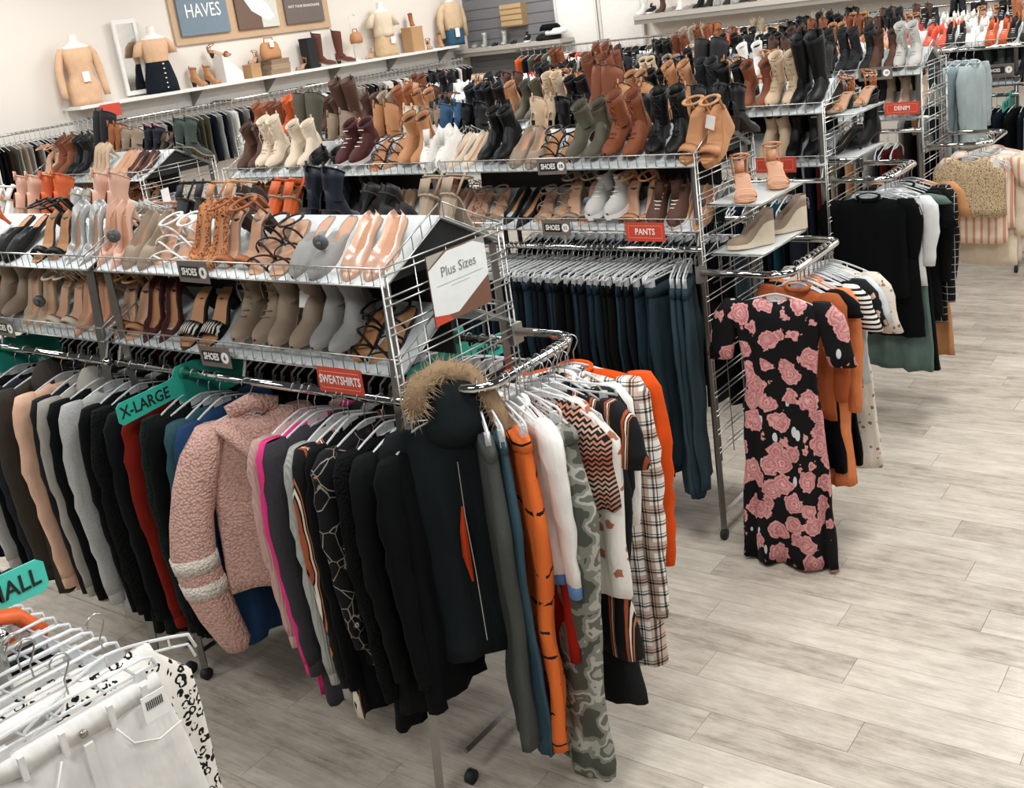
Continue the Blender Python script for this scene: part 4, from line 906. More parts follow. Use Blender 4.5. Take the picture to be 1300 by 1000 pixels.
# garments round the crossbar, front to back
def U(i, kind, mt, y, rz, label, cat, **kw): return urail_item(kind, mt, y, rz, label, cat, seed=i * 1.9 + .4, **kw)
U(1, 'folded', cloth('#4c4f4c', 'denim'), 2.43, -0.80, 'washed grey jeans with ripped knee beside the parka', 'jeans', x=-2.10, L=1.12, W=.34, T=.028, name='jeans')
U(2, 'folded', cloth('#3a5562', 'denim'), 2.46, -0.72, 'faded blue jeans with frayed hem next to the grey ones', 'jeans', x=-2.085, L=1.18, W=.30, T=.024, name='jeans')
U(3, 'folded', pattern('tigerorange'), 2.50, -0.62, 'orange trousers with dark brush marks', 'trousers', L=1.16, W=.34, T=.034, name='trousers')
U(4, 'tank', cloth('#8e1a10'), 2.58, -0.50, 'red top half hidden behind the white tee', 'top', L=.90, W=.20, T=.02, name='tee_shirt')
wt = U(5, 'top', cloth('white'), 2.56, -0.50, 'white long tee with a blue hem band', 'top', L=.56, W=.21, T=.03, sl=.56, cuffm=cloth('#5d7fae'), name='white_tee')
m = MB(); m.loft(drape([(-.645, .17, .034, 0), (-.69, .172, .036, 0)], 5 * 1.9 + .4, 24, .013, 3)); m.build('blue_hem', cloth('#5d7fae'), wt, True)
U(6, 'folded', pattern('camo'), 2.60, -0.42, 'grey camouflage trousers hanging longest on the rail', 'trousers', x=-2.03, L=1.32, W=.48, T=.05, name='trousers')
U(7, 'folded', pattern('dots'), 2.64, -0.20, 'navy trousers with small white dots under the knit top', 'trousers', L=.72, W=.30, T=.03, name='trousers')
U(8, 'tank', pattern('floral_white'), 2.66, -0.10, 'white top with rust flowers below the chevron knit', 'top', x=-1.99, L=.70, W=.30, T=.04, flare=.9, name='blouse')
U(9, 'tank', pattern('knit'), 2.63, -0.12, 'chevron knit crop top in rust and black', 'top', x=-2.00, L=.36, W=.29, T=.05, fold=.01, name='knit_top', tagx=(.10, -.16))
U(10, 'dress', pattern('stripes'), 2.71, -0.10, 'black dress with thin rust and cream stripes', 'dress', x=-2.0, L=.96, W=.25, T=.03, flare=1.0, name='dress')
U(11, 'folded', cloth('#1b1d1f', 'denim'), 2.74, 0.02, 'washed black wide-leg jeans beside the plaid shirt', 'jeans', x=-1.98, L=1.14, W=.33, T=.035, flare=1.35, name='jeans')
U(12, 'top', pattern('floral_small'), 2.77, 0.05, 'black blouse with small coloured flowers', 'top', L=.52, W=.215, T=.025, sl=.45, name='blouse')
U(13, 'top', cloth('white'), 2.80, 0.08, 'white blouse between floral blouse and plaid shirt', 'top', L=.66, W=.22, T=.022, sl=.50, name='blouse')
U(14, 'top', pattern('plaid'), 2.85, 0.18, 'long plaid shirt dress in black, cream and pink', 'dress', L=1.12, W=.255, T=.045, sl=.9, flare=1.1, name='plaid_shirt')
U(15, 'top', cloth('#d8501a'), 2.90, 0.22, 'bright orange top behind the plaid shirt', 'top', L=.60, W=.27, T=.03, sl=.72, name='blouse')
for i in range(9):
    hanger('shirt', (RX - .0, 2.52 + i * .043, RZ), -.35 + i * .03, 'bare clear hanger, %s from front on nearest end rail' % nth(i + 1), 'bare hangers on the nearest end rail')
# --- end rail of the second rack (z 1.41, x about -1.85, y 4.4 .. 4.93)
Z2 = 1.41
def V(x, y, kind, mt, rz, label, cat, seed, **kw): return garment(kind, mt, (x, y, Z2), rz, label, cat, 'clothes on the second end rail', seed=seed, **kw)
V(-1.90, 4.27, 'dress', pattern('floral_big'), .05, 'long black dress with large pink roses', 'dress', 2.2, L=1.31, W=.235, T=.045, sl=.28, flare=.98, fold=.026, k=4, name='floral_dress')
V(-1.87, 4.45, 'top', cloth('#a85a34'), -.28, 'short rust brown blouse behind the rose dress', 'top', 3.1, L=.62, W=.20, T=.03, sl=.5, name='blouse')
V(-1.86, 4.50, 'dress', cloth('black'), -.28, 'black slip dress under the orange cardigan', 'dress', 4.1, L=.90, W=.19, T=.03, sl=.1, name='dress')
V(-1.855, 4.54, 'top', cloth('#d98352'), -.30, 'long peach orange cardigan beside the rose dress', 'cardigan', 5.1, L=.98, W=.215, T=.04, sl=.58, fold=.02, name='cardigan')
V(-1.85, 4.60, 'tee', pattern('breton'), -.25, 'black and white striped tee', 'top', 6.1, L=.62, W=.215, T=.02, name='tee_shirt')
V(-1.85, 4.64, 'dress', cloth('black'), -.25, 'black dress between striped tee and floral blouse', 'dress', 7.1, L=.92, W=.20, T=.02, name='dress')
V(-1.85, 4.68, 'tee', pattern('floral_small'), -.20, 'dark small-flowered tee on the second end rail', 'top', 8.1, L=.55, W=.215, T=.02, name='tee_shirt')
V(-1.85, 4.73, 'tee', cloth('#cfd3d6'), -.20, 'pale grey speckled tee on the second end rail', 'top', 9.1, L=.55, W=.225, T=.02, name='tee_shirt')
V(-1.85, 4.79, 'dress', pattern('floral_cream'), -.12, 'cream dress with tiny flowers and ruffled sleeves', 'dress', 10.1, L=1.0, W=.235, T=.035, sl=.28, flare=.95, name='ruffle_dress')
for i in range(9): hanger('shirt', (-1.86, 4.46 + i * .05, Z2), -.3 + i * .03, 'bare clear hanger, %s from front on second end rail' % nth(i + 1), 'bare hangers on the second end rail')
# --- end rail of the third rack
Z3 = 1.49
def T3(x, y, kind, mt, rz, label, cat, seed, **kw): return garment(kind, mt, (x, y, Z3), rz, label, cat, 'clothes on the third end rail', seed=seed, **kw)
T3(-2.07, 6.0, 'top', cloth('black'), .12, 'black long-sleeved top facing the aisle', 'top', 1.2, L=.60, W=.235, T=.04, sl=.34, name='black_top')
T3(-1.99, 6.07, 'skirt', cloth('black'), -.1, 'short black skirt behind the black top', 'skirt', 2.3, L=.80, W=.20, T=.03, name='skirt')
T3(-1.98, 6.12, 'top', cloth('#dfe0e0'), -.15, 'white shirt between black top and grey-green dress', 'top', 2.9, L=.55, W=.22, T=.03, sl=.4, name='shirt')
T3(-1.97, 6.17, 'dress', cloth('#5a6e68'), -.15, 'plain grey-green sleeveless dress', 'dress', 3.4, L=1.08, W=.22, T=.05, sl=.05, flare=.95, fold=.02, name='dress')
T3(-1.97, 6.25, 'dress', cloth('black'), -.12, 'long black dress beside the grey-green one', 'dress', 4.4, L=1.10, W=.22, T=.03, name='dress')
T3(-1.97, 6.33, 'top', cloth('#0c0c0e'), -.1, 'black knit cardigan on the third end rail', 'cardigan', 5.4, L=.80, W=.23, T=.03, name='cardigan')
T3(-1.97, 6.41, 'top', pattern('windowpane'), -.05, 'black shirt with white grid lines', 'shirt', 6.4, L=.86, W=.235, T=.03, sl=.7, name='shirt')
T3(-1.97, 6.48, 'dress', cloth('tan'), 0, 'tan dress hanging last on the third end rail', 'dress', 7.4, L=1.1, W=.235, T=.03, name='dress')
for i in range(8): hanger('shirt', (-1.99, 6.05 + i * .055, Z3), -.1, 'bare clear hanger, %s from front on third end rail' % nth(i + 1), 'bare hangers on the third end rail')
# --- end rail of the fourth rack, beige tops
Z4 = 1.38
def T4(x, y, kind, mt, rz, label, cat, seed, **kw): return garment(kind, mt, (x, y, Z4), rz, label, cat, 'beige tops on the fourth end rail', seed=seed, **kw)
T4(-1.98, 7.80, 'tank', pattern('tweed'), 0.0, 'beige tweed tank top', 'top', 1.7, L=.42, W=.27, T=.04, name='tweed_top', tagx=(.2, -.1))
T4(-1.96, 7.85, 'tank', pattern('peachstripe'), -.05, 'cream and peach striped top under the tweed tank', 'top', 2.7, L=.62, W=.25, T=.03, name='blouse')
T4(-1.92, 7.90, 'tee', pattern('peachstripe'), -.1, 'peach striped tee right of the tweed tank', 'top', 2.9, L=.52, W=.25, T=.03, sl=.2, name='tee_shirt')
T4(-1.90, 7.96, 'top', cloth('cream'), -.15, 'cream long-sleeved top beside the tweed tank', 'top', 3.7, L=.80, W=.24, T=.04, sl=.55, name='cream_top')
T4(-1.90, 8.03, 'top', cloth('#d8cabb'), -.1, 'pale beige cardigan on the fourth end rail', 'cardigan', 4.7, L=.78, W=.25, T=.04, sl=.6, name='cardigan')
T4(-1.90, 8.11, 'top', cloth('#e4dcd2'), -.05, 'off white blouse on the fourth end rail', 'top', 5.7, L=.74, W=.26, T=.04, sl=.55, name='blouse')
T4(-1.90, 8.19, 'top', cloth('blush'), 0, 'blush sweater hanging last on the fourth end rail', 'sweater', 6.7, L=.78, W=.27, T=.04, sl=.6, name='sweater')
for i in range(7): hanger('shirt', (-1.92, 7.86 + i * .055, Z4), -.1, 'bare clear hanger, %s from front on fourth end rail' % nth(i + 1), 'bare hangers on the fourth end rail')
# --- pale denim on the arm of the fifth rack
t = thing('display_arm', 'chrome arm carrying pale denim at the fifth rack', 'clothes rail', (-2.0, 8.9, 1.93))
m = MB(); m.tube([(-.55, 0, 0), (.20, 0, 0)], .014, 8); m.build('rod', CHROME, t, True); m = MB(); m.tube([(-.5, 0, 0), (-.5, .55, 0)], .012, 8); m.build('arm_bracket', WIRE, t, True)
for i, (c, wd, L) in enumerate((('tan', 'tan jacket left of the pale denim', .62), ('lightdenim', 'pale blue denim shirt', .66), ('denim', 'mid blue denim jacket', .62), ('lightdenim', 'pale blue denim dress', .72), ('#8a9ca2', 'washed blue denim jacket', .70), ('lightdenim', 'pale blue denim jacket, rightmost', .66))):
    garment('top', cloth(c, 'denim'), (-2.52 + i * .062, 8.9, 1.93), QZ - .55 + i * .06, wd + ' on the high arm', 'jacket', 'pale denim on the high arm', L=L, W=.18, T=.035, seed=i + .2, sl=.5, name='denim_jacket')
# --- foreground rail, bottom left
Z0, Y0 = 1.5, .93
t = thing('rail_rack', 'chrome hanging rail at the bottom left corner of the photo', 'clothes rail', (-4.2, Y0, 0))
m = MB(); m.tube([(0, 0, Z0), (1.95, 0, Z0)], .0155, 10); m.build('hang_rod', CHROME, t, True)
for x in (.03, 1.9):
    m = MB(); m.tube([(x, 0, .03), (x, 0, Z0)], .016, 4); m.build('upright', WIRE, t); m = MB(); m.tube([(x, -.3, .03), (x, .3, .03)], .016, 4); m.build('foot', WIRE, t)
WD = cloth('#dcdad6', 'plain')
ws = thing('white_shorts', 'white denim shorts clipped to a clear hanger, bottom left', 'shorts', (-2.03, Y0, Z0)); ws.rotation_euler = (0, 0, QZ - .10)
hanger('pants', (-2.03, Y0, Z0), QZ - .10, 'clear clip hanger holding the white shorts', 'clip hangers on the foreground rail', clipx=.15)
zz = -HK - .06
m = MB(); m.loft(drape([(zz, .185, .010, 0), (zz - .05, .195, .022, 0), (zz - .18, .22, .035, 0), (zz - .40, .245, .038, 0)], 1.3, 36, .007, 2)); m.build('hip_panel', WD, ws, True)
for s in (-1, 1): m = MB(); m.loft(drape([(zz - .36, .110, .020, s * .122), (zz - .40, .112, .030, s * .124), (zz - .46, .114, .032, s * .124)], 1.3, 22, .004, 1.5)); m.build('leg', WD, ws, True)
m = MB(); m.loft(drape([(zz + .004, .188, .014, 0), (zz - .038, .194, .026, 0)], 1.3, 36, .004, 2)); m.build('waistband', WD, ws, True)
for x in (-.13, -.045, .06, .14): m = MB(); m.box(x - .006, -.034, zz - .048, x + .006, -.024, zz + .006); m.build('belt_loop', WD, ws)
m = MB(); m.tube([(-.005, -.030, zz - .02), (-.005, -.038, zz - .02)], .009, 12); m.build('button', solid('#a09a90', .3, .8, 0, 'button_metal'), ws, True)
m = MB(); m.box(-.012, -.040, zz - .20, .008, -.032, zz - .045); m.build('fly', WD, ws)
for s in (-1, 1): m = MB(); m.tube([(s * .06, -.034, zz - .05), (s * .085, -.041, zz - .10), (s * .14, -.042, zz - .125), (s * .20, -.034, zz - .12)], .0028, 5); m.build('pocket_seam', WD, ws, True)
m = MB(); m.box(.12, -.046, zz - .075, .175, -.044, zz - .012); pt = m.build('price_tag', TAGM, ws); m = MB()
for j in range(9): m.box(.128 + j * .0045, -.0475, zz - .045, .130 + j * .0045, -.0462, zz - .025)
m.build('barcode', INK, pt)
lp = garment('tank', pattern('leopard'), (-2.10, Y0 + .13, Z0), QZ - .05, 'black and white leopard print dress behind the white shorts', 'dress', 'clothes on the foreground rail', L=.85, W=.20, T=.035, seed=4.4, sl=.05, flare=1.1, fold=.02, name='leopard_dress')
for i, (c, wd) in enumerate((('white', 'white shorts'), ('leopard', 'leopard print shorts'), ('lightgrey', 'light grey shorts'), ('white', 'white denim skirt'), ('black', 'black shorts'), ('denim', 'blue denim shorts'), ('cream', 'cream shorts'), ('orange', 'orange shorts'), ('black', 'black skirt'), ('navy', 'navy shorts'))):
    mt = pattern(c) if c == 'leopard' else cloth(c)
    garment('skirt', mt, (-2.16 - i * .05, Y0, Z0), QZ - .1 + rr(-.08, .08), wd + ', %s behind the front shorts' % nth(i + 1), 'shorts', 'shorts on the foreground rail', L=.36, W=.2, T=.018, seed=i, name='shorts', hgroup='clip hangers on the foreground rail', hlabel='clear clip hanger, %s behind the front shorts' % nth(i + 1))
og = thing('orange_hanger', 'thick orange plastic hanger on the foreground rail', 'hanger', (-2.44, Y0 - .03, Z0), QZ)
m = MB(); m.tube([(-.2, 0, -.13), (-.15, 0, -.06), (-.05, 0, -.02), (.05, 0, -.02), (.15, 0, -.06), (.2, 0, -.13), (.19, 0, -.15)], [.012, .018, .02, .02, .02, .018, .012], 8, flat=1.4); m.build('hanger_body', solid('#d9602c', .4, 0, 0, 'orange_plastic'), og, True); link('hook', HM[0], og, (0, 0, 0))

# --- wall rails: clear hangers with clothes
WC = ['black', 'charcoal', 'grey', 'navy', 'white', 'olive', 'darkbrown', 'taupe']
for i in range(34):
    c = random.choice(WC); y = 5.2 + i * .058
    slab(cloth(c), (WX + .33, y, 2.085), rr(-.1, .1), '%s top, %s from left on the far left wall rail' % (c, nth(i + 1)), 'top', 'tops on the far left wall rail', L=.6, W=.19, seed=i, name='top', hang='far')
for i in range(72):
    c = random.choice(WC + ['coral', 'white', 'grey']); y = 7.5 + i * .088
    slab(cloth(c), (WX + .33, y, 2.03), rr(-.1, .1), '%s top, %s from left on the long wall rail' % (c, nth(i + 1)), 'top', 'tops under the wall shelf', L=.6, W=.19, seed=i, name='top', hang='far')
for i in range(70):
    c = random.choice(['mint', 'coral', 'red', 'cream', 'olive', 'black', 'white', 'teal', 'orange', 'navy', 'pink', 'maroon']); x = -10.1 + i * .12
    slab(cloth(c), (x, BY - .5, 2.06), QZ + rr(-.1, .1), '%s top, %s from left on the back wall rail' % (c, nth(i + 1)), 'top', 'tops on the back wall rail', L=.6, W=.2, T=.03, seed=i, name='top', hang='far')
m = MB()
for hk_, rz_ in FARH:
    Mx = Matrix.Translation(hk_) @ Matrix.Rotation(rz_, 4, 'Z')
    for pts_ in (((0, 0, -.12), (0, 0, -.03), (.02, 0, 0), (0, 0, .02), (-.02, 0, .004)), ((-.2, 0, -.15), (-.1, 0, -.105), (0, 0, -.08), (.1, 0, -.105), (.2, 0, -.15))):
        m.tube([Mx @ Vector(p_) for p_ in pts_], .004, 4)
tag(m.build('far_hangers', HANGER, None, True), 'clear plastic hangers of the clothes along the far walls and fifth rack', 'hangers', None, 'stuff')
# ------------------------------------------------------------------ teal size dividers on the rods
def divider(X, Y, Z, word, label, tilt=0, front=True, mirror=1):
    """plastic size divider across a rod: local x runs along world +y, z up; the text faces +x"""
    t = thing('size_divider', label, 'sign', (X, Y, Z), PI / 2, 'teal size dividers on the rods'); t.rotation_euler = (0, tilt, PI / 2)
    M = Matrix.Rotation(PI / 2, 4, 'X')
    r = .012
    if front:
        out = [(-.305, -.09), (-.29, -.105), (-.06, -.085), (-.02, -.12), (.01, -.12), (.27, -.17), (.285, -.15), (.285, -.02), (.05, .03), (-.03, .03), (-.045, .01), (-.05, -.002), (-.07, -.01), (-.29, -.02), (-.305, -.035)]
    else:
        out = [(-.30, -.16), (-.05, -.16), (.0, -.13), (.05, -.15), (.27, -.15), (.285, -.14), (.285, -.075), (.27, -.065), (.06, -.06), (.04, .03), (-.04, .03), (-.06, -.02), (-.30, -.03)]
    m = MB(); m.prism(out, .004, M=M @ Matrix.Translation((0, 0, -.002))); m.build('plate', TEAL, t)
    m = MB(); m.tube([(0, -.012, 0), (0, .012, 0)], .024, 14); m.build('rod_collar', solid('#23836f', .5, 0, 0, 'teal_collar'), t, True)
    if front: text(word, .062, INK, t, (-.185, -.0035, -.056), rot=(PI / 2, -.04, 0), bold=.0008, ext=.0005, sx=.86)
    else: text(word, .058, INK, t, (.17, -.0035, -.106), bold=.0008, ext=.0005, sx=.86)
    return t
divider(Xof(232, R1Y, 1.5), R1Y, ZR, 'X-LARGE', 'teal divider reading X-LARGE on the nearest rod')
divider(Xof(-2, R1Y, 1.5), R1Y, ZR, 'LARGE', 'teal divider at the left edge below the shoes sign')
divider(-2.62, R1Y + DEP, ZR, 'SMALL', 'teal divider reading SMALL behind the nearest end grid', front=False)
divider(-2.75, R4Y, ZR, '2X', 'teal divider under the fourth-rack denim sign', front=True)
divider(-2.06, R5Y, ZR, '2X-3X', 'teal divider reading 2X-3X at the fifth rack')
t = thing('size_divider', 'bright teal divider reading SMALL at the lower left edge', 'sign', (-2.45, Y0, Z0), PI / 2, 'teal size dividers on the rods')
M = Matrix.Rotation(PI / 2, 4, 'X'); m = MB(); m.prism([(-.05, -.02), (.02, -.03), (.205, -.045), (.222, -.03), (.222, .028), (.205, .042), (.02, .05), (-.05, .03)], .004, M=M @ Matrix.Translation((0, 0, -.002))); m.build('plate', solid('#45c4b2', .45, 0, 0, 'bright_teal_plastic'), t)
text('SMALL', .062, INK, t, (.125, -.0035, .0), bold=.0008, ext=.0005, sx=.9)
m = MB(); m.tube([(0, -.012, 0), (0, .012, 0)], .024, 14); m.build('rod_collar', solid('#23836f', .5, 0, 0, 'teal_collar'), t, True)
# ------------------------------------------------------------------ signs clipped on the baskets
SIGNB = solid('#6b625b', .6, 0, 0, 'grey_brown_card')
def shoesign(px, Y, z, num, label, w=.17, h=.078, tilt=.0):
    t = thing('shelf_sign', label, 'sign', (Xof(px, Y, z), Y - .012, z)); t.rotation_euler = (tilt, rr(-.02, .03), 0)
    m = MB(); m.box(-w / 2, -.002, -h / 2, w / 2, 0, h / 2); m.build('card', SIGNB, t)
    m = MB(); m.box(-w * .42, -.003, -h * .27, w * .19, -.002, h * .27); m.build('black_panel', INK, t)
    m = MB(); m.tube([(w * .33, -.002, 0), (w * .33, -.0035, 0)], h * .27, 18); m.build('number_disc', LETTERW, t)
    text('SHOES', .037, LETTERW, t, (-w * .115, -.0035, 0), bold=.0009, sx=.78); text(num, .026, INK, t, (w * .33, -.0042, 0), bold=.0005)
def redsign(px, Y, z, word, label, w=.21, h=.09, tilt=0):
    t = thing('category_sign', label, 'sign', (Xof(px, Y, z), Y - .014, z)); t.rotation_euler = (0, tilt, 0)
    m = MB(); m.box(-w / 2, -.002, -h / 2, w / 2, 0, h / 2); m.build('card', CORAL, t)
    m = MB()
    for a_ in ((-.43, -.33, .43, -.31), (-.43, .31, .43, .33), (-.43, -.33, -.425, .33), (.425, -.33, .43, .33)): m.box(a_[0] * w, -.0032, a_[1] * h, a_[2] * w, -.0022, a_[3] * h)
    m.build('border', solid('#e9a293', .6, 0, 0, 'pale_line'), t)
    text(word, .042, LETTERW, t, (0, -.0035, 0), bold=.0006, sx=.72 if len(word) > 6 else .85)
shoesign(249, R1Y, 1.905, '8', 'shoes sign with number 8 on the nearest upper basket')
shoesign(277, R1Y, 1.585, '6', 'shoes sign with number 6 on the nearest lower basket')
shoesign(8, R1Y, 1.60, '6', 'shoes sign with number 6 cut by the left edge')
shoesign(402, R2Y, 1.905, '10', 'shoes sign with number 10 on the second rack, left unit', .15, .07)
shoesign(702, R2Y, 1.905, '10', 'shoes sign with number 10 on the second rack, right unit')
shoesign(708, R2Y, 1.60, '11', 'shoes sign with number 11 above the jeans')
shoesign(1112, R4Y, 1.91, '10', 'shoes sign with number 10 on the fourth rack', .24, .09)
shoesign(1268, R5Y, 1.70, '9', 'shoes sign on the fifth rack at the right edge', .24, .10)
redsign(436, R1Y, 1.555, 'SWEATSHIRTS', 'coral sign reading SWEATSHIRTS above the nearest rod')
redsign(821, R2Y, 1.585, 'PANTS', 'coral sign reading PANTS above the jeans')
redsign(1146, R4Y, 1.66, 'DENIM', 'coral sign reading DENIM on the fourth rack', .24, .085)
redsign(985, R3Y, 1.60, 'DENIM', 'coral sign half hidden behind the tan platform sandal', .26, .09)
t = thing('category_sign', 'small coral card below the beige dress mannequin', 'sign', (WX + .38, 7.35, 2.16), PI / 2); m = MB(); m.box(-.13, -.002, -.07, .13, 0, .07); m.build('card', CORAL, t)
# plus sizes board on the end grid
t = thing('plus_sizes_board', 'white board reading Plus Sizes on the nearest end grid', 'sign', (-2.288, 2.49, 1.71), PI / 2)
m = MB(); m.box(0, -.004, 0, .30, 0, .232); m.build('board', solid('#75503f', .6, 0, 0, 'brown_print'), t)
def fl(pts, col, d, nm): m = MB(); m.add([(x, -d, z) for x, z in pts], [tuple(range(len(pts)))]); m.build(nm, solid(col, .5, 0, 0, 'print'), t)
fl([(0, 0), (.09, 0), (.05, .045), (0, .045)], '#c8452f', .0046, 'red_corner'); fl([(.2, .232), (.30, .232), (.30, .19)], '#8b8c8c', .0046, 'grey_corner'); fl([(0, .19), (.09, .232), (0, .232)], '#a5a29b', .0046, 'pale_corner')
fl([(0, .035), (.07, .022), (.12, .018), (.30, .10), (.30, .205), (.24, .228), (.10, .228), (0, .185)], '#e4e8e7', .0050, 'white_field')
text('Plus Sizes', .048, solid('#7d7f80', .6, 0, 0, 'grey_ink'), t, (.15, -.0056, .165)); m = MB(); m.box(.03, -.0056, .125, .27, -.0052, .1262); m.box(.10, -.0056, .112, .20, -.0052, .1130); m.build('ruled_line', solid('#7d7f80', .6, 0, 0, 'grey_ink'), t)
# ------------------------------------------------------------------ display shelves on the rack ends
def endshelf(X, Y, z, label, w=.26, d=.50):
    t = thing('end_shelf', label, 'shelf', (X, Y, z)); m = MB(); m.box(0, 0, -.008, w, d, 0); m.build('panel', clear('acrylic', '#dfe6e6', .55) if 'acr' not in cache else cache['acr'], t)
    m = MB(); m.tube([(0, 0, 0), (w, 0, 0), (w, d, 0), (0, d, 0)], .004, 5); m.tube([(0, 0, -.14), (w, 0, -.004)], .004, 5); m.tube([(0, d, -.14), (w, d, -.004)], .004, 5); m.build('wire_frame', WIRE, t, True)
endshelf(-2.255, 4.38, 1.70, 'upper clear shelf on the second rack end under tan sandals'); endshelf(-2.255, 4.38, 1.47, 'lower clear shelf on the second rack end under beige wedges')
endshelf(-2.385, 6.0, 1.86, 'upper clear shelf on the third rack end'); endshelf(-2.385, 6.0, 1.62, 'lower clear shelf on the third rack end')
for X, Y, z, st, c, rz, lb in ((-2.13, 4.50, 1.705, 'sandal', 'peach', .5, 'tan platform sandal at the front of the second rack end shelf'), (-2.10, 4.80, 1.705, 'sandal', 'peach', .5, 'tan platform sandal at the back of the second rack end shelf'),
        (-2.12, 4.52, 1.475, 'espadrille', 'taupe', -.7, 'beige wedge espadrille, front one, on the lower end shelf'), (-2.08, 4.82, 1.475, 'espadrille', 'taupe', -.7, 'beige wedge espadrille, rear one, on the lower end shelf'),
        (-2.27, 6.15, 1.865, 'sandal', 'leopardtan', -.2, 'leopard platform sandal, front one, on the third rack end'), (-2.22, 6.38, 1.865, 'sandal', 'leopardtan', -.2, 'leopard platform sandal, rear one, on the third rack end'),
        (-2.27, 6.15, 1.625, 'pump', 'black', -.8, 'black pump, front one, on the third rack end shelf'), (-2.22, 6.38, 1.625, 'laceboot', 'black', -.4, 'black lace-up boot on the third rack lower end shelf')):
    o = make_shoe(st, c, (X, Y, z), (0, 0, rz), lb, None, False, 'cream' if st == 'espadrille' else 'peach' if c == 'peach' else None); o.scale = (.95,) * 3 if st == 'espadrille' else (1.12, 1.12, 1.2)
# ------------------------------------------------------------------ mannequins and goods on the wall shelf
SZ = 2.251; MX = WX + .17
def Yof(px, X, z):
    a, b = 2.0, 20.0
    for _ in range(40):
        m_ = (a + b) / 2
        if proj((X, m_, z))[0] < px: a = m_
        else: b = m_
    return (a + b) / 2
SKIN = solid('#e9e4dc', .5, 0, 0, 'mannequin_white')
def body(lv, nn=20, sh=0):
    return [[(a * math.cos(2 * PI * i / nn), t_ * math.sin(2 * PI * i / nn), z) for i in range(nn)] for z, a, t_ in lv]
def mannequin(px, label, legs=False):
    t = thing('mannequin', label, 'mannequin', (MX, Yof(px, MX, SZ), SZ), PI / 2 - .1)
    m = MB(); m.loft(body([(0, .16, .10), (.15, .175, .11), (.30, .125, .085), (.36, .12, .08), (.50, .15, .10), (.58, .165, .09), (.64, .15, .07), (.67, .08, .05), (.69, .05, .045), (.76, .047, .045), (.77, .03, .03)])); m.build('torso', SKIN, t, True); return t
BG = cloth('#dbb594'); t = mannequin(112, 'white mannequin in a beige long-sleeved dress at far left')
m = MB(); m.loft(drape([(.62, .172, .085, 0), (.55, .172, .108, 0), (.48, .158, .108, 0), (.34, .13, .092, 0), (.18, .182, .12, 0), (.0, .165, .11, 0)], 2.2, 24, .004, 4)); m.build('dress', BG, t, True)
for s in (-1, 1): m = MB(); tubex(m, [Vector((s * .16, 0, .63)), Vector((s * .20, 0, .55)), Vector((s * .235, .01, .38)), Vector((s * .245, -.01, .18)), Vector((s * .25, -.02, .08))], [.035, .045, .045, .04, .036], 12, .8, 3); m.build('sleeve', BG, t, True)
m = MB(); m.box(-.05, -.135, .25, .03, -.13, .36); m.build('price_tag', TAGM, t)
t = mannequin(208, 'white mannequin in a tan tee and dark denim skirt')
m = MB(); m.loft(drape([(.62, .17, .08, 0), (.55, .172, .108, 0), (.48, .158, .108, 0), (.34, .13, .092, 0), (.30, .14, .095, 0)], 2.2, 24, .004, 4)); m.build('tee', BG, t, True)
for s in (-1, 1): m = MB(); tubex(m, [Vector((s * .15, 0, .62)), Vector((s * .20, 0, .56)), Vector((s * .235, 0, .44))], [.04, .055, .06], 12, .8, 3); m.build('sleeve', BG, t, True)
m = MB(); m.loft(drape([(.36, .134, .1, 0), (.30, .15, .108, 0), (.12, .195, .125, 0), (.0, .205, .12, 0)], 3.2, 24, .004, 4)); m.build('skirt', cloth('#1a2129', 'denim'), t, True)
for j in range(6): m = MB(); m.tube([(.0, -.115, .33 - j * .055), (.0, -.135, .33 - j * .055)], .008, 8); m.build('button', LETTERW, t)
t = mannequin(492, 'white mannequin in a cream tee and beige trousers')
CR = cloth('#dccbb2')
m = MB(); m.loft(drape([(.63, .17, .08, 0), (.55, .175, .11, 0), (.40, .16, .1, 0), (.28, .15, .11, 0)], 2.2, 24, .006, 4)); m.build('tee', CR, t, True)
for s in (-1, 1): m = MB(); tubex(m, [Vector((s * .15, 0, .62)), Vector((s * .21, 0, .55)), Vector((s * .26, 0, .42))], [.04, .06, .065], 12, .8, 3); m.build('sleeve', CR, t, True)
m = MB(); m.loft(drape([(.30, .135, .1, 0), (.15, .185, .12, 0), (.0, .19, .12, 0)], 3.2, 24, .008, 4)); m.build('trousers', cloth('#cdb08c'), t, True); m = MB(); m.box(.0, -.14, .17, .08, -.135, .27); m.build('price_tag', TAGM, t)
t = mannequin(578, 'white mannequin in a beige sweater and blue jeans by the slatwall')
m = MB(); m.loft(drape([(.66, .16, .08, 0), (.55, .19, .12, 0), (.38, .19, .12, 0), (.24, .16, .11, 0)], 2.2, 24, .006, 4)); m.build('sweater', cloth('#d2b897'), t, True)
for s in (-1, 1): m = MB(); tubex(m, [Vector((s * .15, 0, .63)), Vector((s * .22, 0, .55)), Vector((s * .26, 0, .38)), Vector((s * .26, -.02, .12))], [.04, .06, .06, .045], 12, .8, 3); m.build('sleeve', cloth('#d2b897'), t, True)
m = MB(); m.loft(drape([(.28, .145, .105, 0), (.15, .185, .12, 0), (.0, .17, .115, 0)], 3.2, 24, .004, 4)); m.build('jeans', cloth('#3c5f77', 'denim'), t, True); m = MB(); m.box(-.09, -.14, .12, .0, -.135, .26); m.build('price_tag', TAGM, t)
def onshelf(px, st, c, rz, label, sc=1.0, z=SZ, dx=0):
    o = make_shoe(st, c, (MX + dx, Yof(px, MX + dx, z), z), (0, 0, rz), label, None); o.scale = (sc, sc, sc); return o
onshelf(254, 'ankle', 'tan', PI / 2, 'tan ankle boot, left one, right of the denim skirt mannequin', 1.1); onshelf(271, 'ankle', 'tan', PI / 2, 'tan ankle boot, right one, beside the white wedge stand', 1.1)
